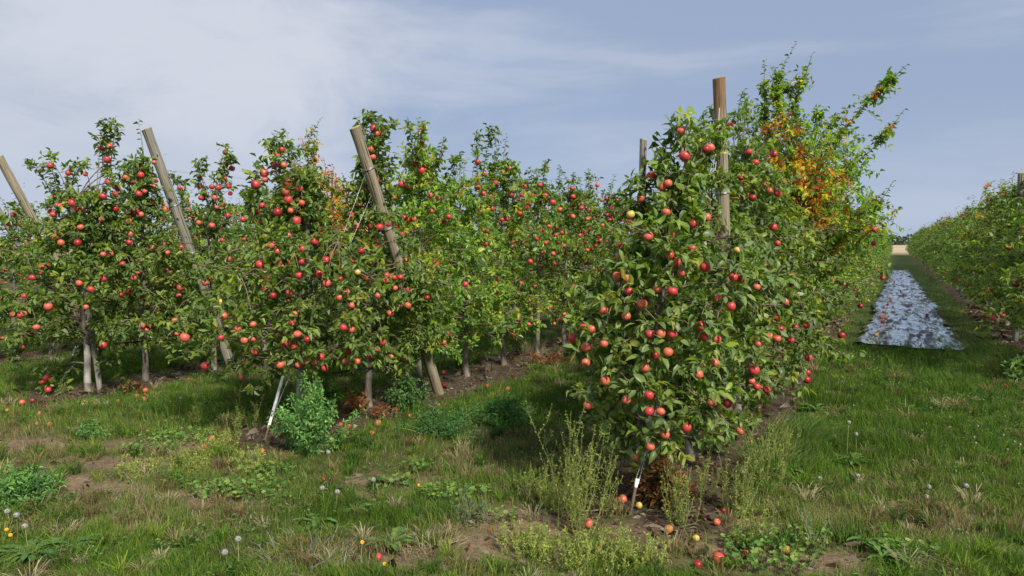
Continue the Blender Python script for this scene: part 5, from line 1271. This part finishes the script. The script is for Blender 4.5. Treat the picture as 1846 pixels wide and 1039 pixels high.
# feathery green bushes
def bushy(rng, h, rad, n, pal, lsz=.03, lean=.5):
    tb = Tubes(); S = []; D = []; LN = []
    for k in range(n):
        a = rng.uniform(0, 6.28); rr = rad * rng.uniform(.05, 1) ** .8 * (1 + .3 * math.sin(a * 3 + h * 40)); hh = h * (1 - .6 * (rr / rad / 1.3)) * rng.uniform(.45, 1.1)
        tip = np.array([math.cos(a) * rr, math.sin(a) * rr, hh]); b = np.array([math.cos(a), math.sin(a), 0]) * rr * .3
        w = smooth_line([b, (b + tip) / 2 + np.array([0, 0, hh * .12]), tip], 6); tb.add(w, np.linspace(.003, .0012, len(w)), 3, cap=False)
        m = int(14 * hh / .3) + 6; t = rng.uniform(.1, 1, m) * (len(w) - 1); i0 = np.minimum(t.astype(int), len(w) - 2); fr = (t - i0)[:, None]
        S.append(w[i0] * (1 - fr) + w[i0 + 1] * fr); D.append(norm(rng.normal(size=(m, 3)) + np.array([0, 0, .5]))); LN.append(rng.uniform(.02, .06, m))
    S, D, LN = np.concatenate(S), np.concatenate(D), np.concatenate(LN)
    return tb, twig_leaves(rng, S, D, LN, 5, pick(rng, len(S), pal, np.ones(len(pal)), .2), lsz, droop=.0, wr=.34, spread=.7)
PF = np.array([(.08, .185, .05), (.11, .24, .06), (.06, .14, .04), (.17, .30, .075)])
tb, lv = bushy(rng, .60, .33, 52, PF * 1.15, .030); plant('feathery_weed', 562, 816, 'large feathery blue-green weed bush beside the white anchor sleeve', 'weed', tb, lv, lod=1)
tb, lv = bushy(rng, .26, .42, 70, np.array([(.04, .13, .03), (.06, .17, .035), (.09, .2, .04)]), .026); plant('feathery_weed', 905, 768, 'bright green leafy weed mound in the alley left of the nearest tree', 'weed', tb, lv, lod=1)
tb, lv = bushy(rng, .22, .36, 50, np.array([(.04, .12, .03), (.06, .15, .035)]), .026); plant('feathery_weed', 800, 785, 'darker green weed mound left of the bright green one', 'weed', tb, lv, lod=1)
tb, lv = bushy(rng, .22, .30, 46, PF, .03); plant('feathery_weed', 35, 905, 'soft green feathery weed at the left edge', 'weed', tb, lv, lod=1)
tb, lv = bushy(rng, .16, .14, 16, PF, .026); plant('feathery_weed', 162, 790, 'small feathery green weed in the left grass', 'weed', tb, lv, lod=1)
tb, lv = bushy(rng, .40, .20, 22, np.array([(.06, .16, .03), (.1, .21, .04)]), .04); plant('leafy_sucker', 585, 745, 'light green leafy suckers right of the painted trunk in the second row', 'weed', tb, lv, lod=1)
tb, lv = bushy(rng, .34, .22, 22, np.array([(.05, .12, .03), (.08, .16, .04)]), .045); plant('leafy_sucker', 735, 738, 'green suckers left of the foot of the leaning middle post', 'weed', tb, lv, lod=1)
PRd = np.array([(.26, .09, .035), (.34, .14, .05), (.18, .06, .03), (.10, .10, .03)])
tb, lv = bushy(rng, .22, .48, 7, PRd, .045); plant('dead_sucker', 655, 745, 'rusty dead-leaved suckers under the second row', 'dead weed', tb, lv, M_DRYSTALK, lod=1)
tb, lv = bushy(rng, .30, .16, 18, PRd * .7, .05); plant('dead_sucker', 1190, 915, 'dark red-brown dead leaves below the nearest tree trunk', 'dead weed', tb, lv, M_DRYSTALK, lod=1)
tb, lv = bushy(rng, .16, .16, 6, PRd * .7, .045); plant('dead_sucker', 240, 712, 'reddish dead leaves at the foot of the single pale trunk at left', 'dead weed', tb, lv, M_DRYSTALK, lod=1)
tb, lv = bushy(rng, .22, .35, 9, PRd * .8, .045); plant('dead_sucker', 990, 655, 'reddish dead leaves round trunks of the second row behind the nearest tree', 'dead weed', tb, lv, M_DRYSTALK, lod=1)
tb, lv = bushy(rng, .30, .22, 18, np.array([(.08, .15, .04), (.13, .2, .05)]), .075); plant('leafy_sucker', 1838, 690, 'broad-leaved green sucker at the right edge', 'weed', tb, lv, lod=1)

# rosettes: dandelion leaves, each leaf a toothed strap
def rosette(rng, n, L, pal, w=.16, up=.5):
    V = []; Q = []; Tt = []; Cc = []; off = 0; k = 9
    for i in range(n):
        a = rng.uniform(0, 6.28); l = L * rng.uniform(.6, 1.1); e0 = up * rng.uniform(.5, 1.6)
        t = np.linspace(0, 1, k); r = l * t * np.cos(e0 * (1 - t * .6)); z = l * (np.sin(e0) * t - .75 * np.sin(e0) * t * t) + .012
        c = np.stack([np.cos(a) * r, np.sin(a) * r, z], 1); s = np.array([-math.sin(a), math.cos(a), 0])
        wd = l * w * np.interp(t, [0, .2, .7, 1], [.12, .45, 1, .08]) * np.where(np.arange(k) % 2, 1.0, .55)
        V.append(np.concatenate([c, c + s * wd[:, None] + (0, 0, .006), c - s * wd[:, None] + (0, 0, .006)]))
        j = np.arange(k - 1)
        Q.append(np.concatenate([np.stack([j, k + j, k + j + 1, j + 1], 1), np.stack([j, j + 1, 2 * k + j + 1, 2 * k + j], 1)]) + off); off += 3 * k
        Cc.append(np.tile(pal[rng.integers(len(pal))] * rng.uniform(.8, 1.2), (3 * k, 1)))
    return np.concatenate(V), [np.concatenate(Q)], np.concatenate(Cc)
PDn = np.array([(.06, .15, .025), (.09, .19, .035), (.13, .22, .045)])
ROS = [(705,985,34,.16,'dense dandelion clump low centre-left, the roundest one'), (572,948,22,.15,'dandelion clump left of the roundest one'), (640,925,18,.13,'flatter dandelion leaves between two dandelion clumps'), (55,1005,44,.19,'large bright green dandelion clump in the bottom left corner'),
       (130,990,22,.15,'right part of bright green leaves beside the bottom left dandelion clump'), (1540,838,26,.15,'dandelion clump with pale seed heads in the grass alley'), (1590,1012,16,.15,'broad-leaved green weed at the bottom right'), (1560,985,12,.13,'small leafy weed left above the broad-leaved one at bottom right'),
       (430,838,14,.11,'small dandelion rosette below the white sleeve'), (1470,745,20,.16,'dandelion clump at the near edge of the green alley grass'), (1590,785,16,.13,'dandelion leaves among clover in the middle of the alley'), (1690,790,16,.12,'dandelion leaves right of the clover in the alley'), (1420,860,14,.16,'coarse green rosette right of the tall wispy weeds'),
       (1250,1030,0,.1,''), (505,905,16,.11,'bright dandelion leaves below the feathery weed bush'), (1640,745,14,.13,'light green leaves in the alley grass below the silver sheet')]
for (px, py, n_, L, lab) in ROS:
    if not n_: continue
    V, Q, Cc = rosette(rng, n_, L, PDn, up=.75); g = Gp(px, py)
    root = empty('dandelion_plant', tuple(g)); tag(root, lab, 'dandelion', 'dandelion and leafy weed clumps')
    f = link('leaf_rosette', mesh_np('leaf_rosette', V, Q, M_WEED, col=Cc), root)
# mallow-like weed with round leaves
def mallow(rng, n, rad, pal, lsz=.0165, h=.085):
    V = []; T = []; Cc = []; o = 0; tb = Tubes()
    for i in range(n):
        a = rng.uniform(0, 6.28); r = rad * math.sqrt(rng.uniform()); c = np.array([math.cos(a) * r * 1.3, math.sin(a) * r * .7, rng.uniform(.35, 1) * h])
        c = c[0] * Rv + c[1] * np.array([-math.sin(YAW), math.cos(YAW), 0]) + np.array([0, 0, c[2]])
        nn = norm(rng.normal(size=3) * .5 + np.array([0, 0, 1])); s = norm(np.cross(nn, rng.normal(size=3))); u = np.cross(nn, s); th = np.linspace(.35, 5.93, 9); R = lsz * rng.uniform(.6, 1.2)
        rr = R * (1 + .08 * np.cos(5 * th))
        V.append(np.concatenate([[c], c + np.cos(th)[:, None] * s * rr[:, None] + np.sin(th)[:, None] * u * rr[:, None] + nn * .006]))
        j = np.arange(8); T.append(np.stack([np.full(8, 0), j + 1, j + 2], 1) + o); o += 10
        Cc.append(np.tile(pal[rng.integers(len(pal))] * rng.uniform(.8, 1.2), (10, 1)))
        tb.add([c * np.array([.8, .8, 0]), c], .0013, 3, cap=False)
    return np.concatenate(V), [np.concatenate(T)], np.concatenate(Cc), tb
PM = np.array([(.12, .22, .04), (.16, .26, .05), (.09, .18, .035), (.20, .26, .05), (.08, .16, .04)])
for (px, py, n_, rad, lab) in [(430,895,90,.24,'round-leaved yellow-green weed patch below the feathery bush'), (490,862,50,.16,'round-leaved weed patch touching the feathery bush'), (320,795,70,.24,'round-leaved green weeds left of the brown rotten apple'), (270,815,40,.18,'straggly round-leaved weeds left of the larger round-leaved ones'),
                               (820,903,50,.17,'round-leaved weed with a few yellow leaves above the small blue-green tuft'), (757,852,18,.09,'tiny round-leaved weed in the open grass'), (705,880,18,.11,'tiny pale round-leaved weed beside the white seed head'), (1400,985,60,.22,'small-leaved green weed mat right of the big fallen apple'),
                               (1390,1020,50,.2,'yellow-green weed mat at the bottom right of the big fallen apple'), (165,735,22,.14,'pale round leaves in grass under the yellow fallen apple'), (1640,1005,30,.13,'round-leaved seedlings at the bottom right'), (900,948,10,.08,'tiny seedling on the bare soil patch')]:
    V, T, Cc, tb = mallow(rng, int(n_ * 2.6), rad, PM); g = Gp(px, py); root = empty('round_leaved_weed', tuple(g)); tag(root, lab, 'weed', 'round-leaved weeds')
    link('stem', tb.mesh('stem', M_STALK), root); f = link('foliage', mesh_np('foliage', V, T, M_WEED, col=Cc), root); f['kind'] = 'stuff'

# dandelion seed heads and flowers
def ball(r, seg=8, rings=5):
    V = []; 
    for i in range(rings + 1):
        a = math.pi * i / rings
        for j in range(seg): V.append((r * math.sin(a) * math.cos(j * 6.2832 / seg), r * math.sin(a) * math.sin(j * 6.2832 / seg), r * math.cos(a)))
    q = [(i * seg + j, i * seg + seg + j, i * seg + seg + (j + 1) % seg, i * seg + (j + 1) % seg) for i in range(rings) for j in range(seg)]
    return np.array(V), np.array(q)
def fluff_mesh(name, mat, r, seed=0):
    rg_ = np.random.default_rng(seed); n = 150; d = norm(rg_.normal(size=(n, 3))); s = norm(np.cross(d, rg_.normal(size=(n, 3)))); e = d * r; u = np.cross(d, s)
    V = np.stack([d * r * .15, e + s * r * .22, e - s * r * .22, e + u * r * .22, e - u * r * .22], 1).reshape(-1, 3); o = (np.arange(n) * 5)[:, None]
    bv, bq = ball(r * .3); 
    return mesh_np(name, np.concatenate([V, bv]), [np.concatenate([np.array([[0, 1, 2]]) + o, np.array([[1, 3, 2]]) + o, np.array([[1, 2, 4]]) + o, np.array([[0, 3, 4]]) + o]), bq + len(V)], mat)
FL = [fluff_mesh('seed_head', M_FLUFF, .0155, k) for k in range(3)]; FY = fluff_mesh('flower_head', M_FLOWY, .010, 9); FC = fluff_mesh('clover_head', M_CLOV, .0085, 4)
# (head px, py, base py, kind, label)
HEADS = [(592,816,868,'f','white dandelion seed head standing above the bright red fallen apple'), (673,865,895,'f','round white seed head in open grass centre-left'), (581,880,925,'f','small seed head just below the bright red fallen apple'), (608,887,935,'f','seed head over the flat dandelion leaves'),
 (405,996,1038,'f','bent white seed head at the bottom left of centre'), (429,972,1030,'f','small seed head right above the bent one at the bottom'), (13,922,960,'f','white seed head near the left edge, leftmost'), (45,949,1000,'f','white seed head over the bottom left dandelion clump'), (30,929,985,'f','small seed head between the two at the left edge'),
 (1543,783,830,'f','seed head on the right of the pair over the alley dandelion'), (1530,762,828,'f','tall seed head on the left of the pair over the alley dandelion'), (1546,858,895,'f','bright round seed head in the grass below the alley dandelion'), (1674,878,905,'f','seed head at right, left one of two in dull grass'), (1741,876,930,'f','bent seed head at right, right one of two in dull grass'),
 (1477,862,885,'f','small seed head right of the tall wispy weeds'), (1670,896,912,'f','tiny faded seed head below the left one in dull grass'), (326,718,755,'f','seed head in the shaded grass at the left'),
 (12,955,990,'y','yellow dandelion flower at the left edge, larger one'), (19,965,995,'y','small yellow flower just below the larger one at the left edge'), (755,876,890,'y','tiny yellow flower in the grass near the centre'), (653,978,1036,'y','yellowish bud on a tall stalk at the bottom'), (693,1023,1038,'y','small yellow flower at the very bottom')]
for (px, py, by, kd, lab) in HEADS:
    g = Gp(px, by); z = (g - C0) @ Fv; top = atZ(px, py, z) - g; top[2] = max(top[2], .05)
    root = empty('dandelion', tuple(g)); tag(root, lab, 'seed head' if kd == 'f' else 'flower', 'dandelion seed heads' if kd == 'f' else 'yellow dandelion flowers')
    b = np.array([rng.normal() * .02, rng.normal() * .02, 0]); tb = Tubes(); tb.add(smooth_line([b, b * .5 + top * .55, top], 7), .002, 5); link('stalk', tb.mesh('stalk', M_STALK), root)
    link('seed_head' if kd == 'f' else 'flower_head', FL[int(rng.integers(3))] if kd == 'f' else FY, root, tuple(top))
for i, (px, py) in enumerate([(1661,785),(1669,770),(1762,771),(1755,794),(1758,806),(1808,784),(1828,797),(1838,806),(1815,818),(1568,640),(1575,646),(1583,640),(1538,735),(1770,782)]):
    g = Gp(px, py + 12); root = empty('clover_flower', tuple(g)); tag(root, 'small white clover flower in the shaded green alley grass', 'clover flower', 'white clover flowers in the alley grass')
    tb = Tubes(); tb.add([(0, 0, 0), (0, 0, .07)], .0015, 4); link('stalk', tb.mesh('stalk', M_STALK), root); link('flower_head', FC, root, (0, 0, .075))
# long arching grass clump at the alley edge and dry tufts
def grass_clump(px, py, n, h, rad, pal, label, lean, w=.004, ldir=None):
    rg_ = np.random.default_rng(int(px + py)); g = Gp(px, py)
    a = rg_.uniform(0, 6.28, n); r = rad * np.sqrt(rg_.uniform(size=n)) * .5
    P0 = np.stack([np.cos(a) * r, np.sin(a) * r, np.zeros(n)], 1); hh = h * rg_.uniform(.5, 1.1, n); a2 = a + rg_.normal(size=n) * .6
    d = np.stack([np.cos(a2), np.sin(a2), np.zeros(n)], 1)
    if ldir is not None: d = norm(d * .5 + np.array(ldir))
    le = lean * rg_.uniform(.4, 1.3, n); f = rg_.uniform(0, 6.28, n); s = np.stack([np.cos(f), np.sin(f), 0 * f], 1) * w / 2
    ts = [0, .35, .7, 1]; pts = [P0 + d * (le * hh * t * t)[:, None] + np.array([0, 0, 1.]) * (hh * (t - .35 * le * t * t))[:, None] for t in ts]
    V = np.stack([pts[0] - s, pts[0] + s, pts[1] - s, pts[1] + s, pts[2] - s * .8, pts[2] + s * .8, pts[3]], 1).reshape(-1, 3); o = (np.arange(n) * 7)[:, None]
    q = np.concatenate([np.array([[0, 1, 3, 2]]) + o, np.array([[2, 3, 5, 4]]) + o]); t = np.array([[4, 5, 6]]) + o
    me = mesh_np('grass_clump', V, [q, t], M_GRASS, col=np.repeat(pick(rg_, n, pal, np.ones(len(pal)), .2), 7, 0))
    tag(link('grass_clump', me, None, tuple(g)), label, 'grass clump', 'long grass clumps')
PLg = np.array([(.07, .16, .03), (.10, .19, .04), (.15, .21, .06), (.2, .2, .08)]); PDr = np.array([(.34, .28, .18), (.42, .36, .26), (.28, .2, .12), (.25, .22, .12)])
grass_clump(1430,800,420,.34,.5,PLg,'long arching green grass leaning out from under the nearest row','' or .9,ldir=(.5, -.1, 0))
grass_clump(1400,850,300,.26,.45,PLg,'green grass clump in front of the long arching grass',.8)
grass_clump(1770,640,360,.36,.9,PLg,'long yellow-green grass along the foot of the right-hand row',.9,ldir=(-.5,-.1,0))
grass_clump(1800,665,300,.30,.8,PLg,'nearer long grass at the foot of the right-hand row',.9,ldir=(-.5,-.1,0))
grass_clump(140,745,160,.20,.3,PLg,'yellow-green grass clump beneath the yellow fallen apple',.8)
grass_clump(265,860,150,.11,.3,PDr,'dry grey-brown grass tuft on the left among pale weeds',1.0)
grass_clump(395,895,150,.10,.3,PDr,'dry brown grass tuft left of the round-leaved patch',1.0)
grass_clump(545,1010,260,.11,.5,np.array([(.36,.34,.30),(.28,.28,.22),(.16,.2,.1)]),'greyish dry grass tuft at the bottom below the dandelions',1.0)
grass_clump(780,990,200,.11,.35,PDr,'straw-coloured dry grass beside the bare soil at the bottom',1.2)
grass_clump(1095,835,160,.16,.3,PDr,'heap of dry pale twigs and grass left of the nearest trunk',1.6)
grass_clump(1000,800,260,.16,.5,PLg*.8,'dull green grass clump left of the dry twig heap',.9)
grass_clump(960,640,120,.30,.3,PDr*.8,'tall dry grass behind the sprinkler stake',.5)

tot = sum(len(o.data.polygons) for o in bpy.data.objects if o.type == 'MESH')
seen = set(); uniq = 0
for o in bpy.data.objects:
    if o.type == 'MESH' and o.data.name not in seen: seen.add(o.data.name); uniq += sum(1 for _ in ()) + len(o.data.loops) - 2 * len(o.data.polygons)
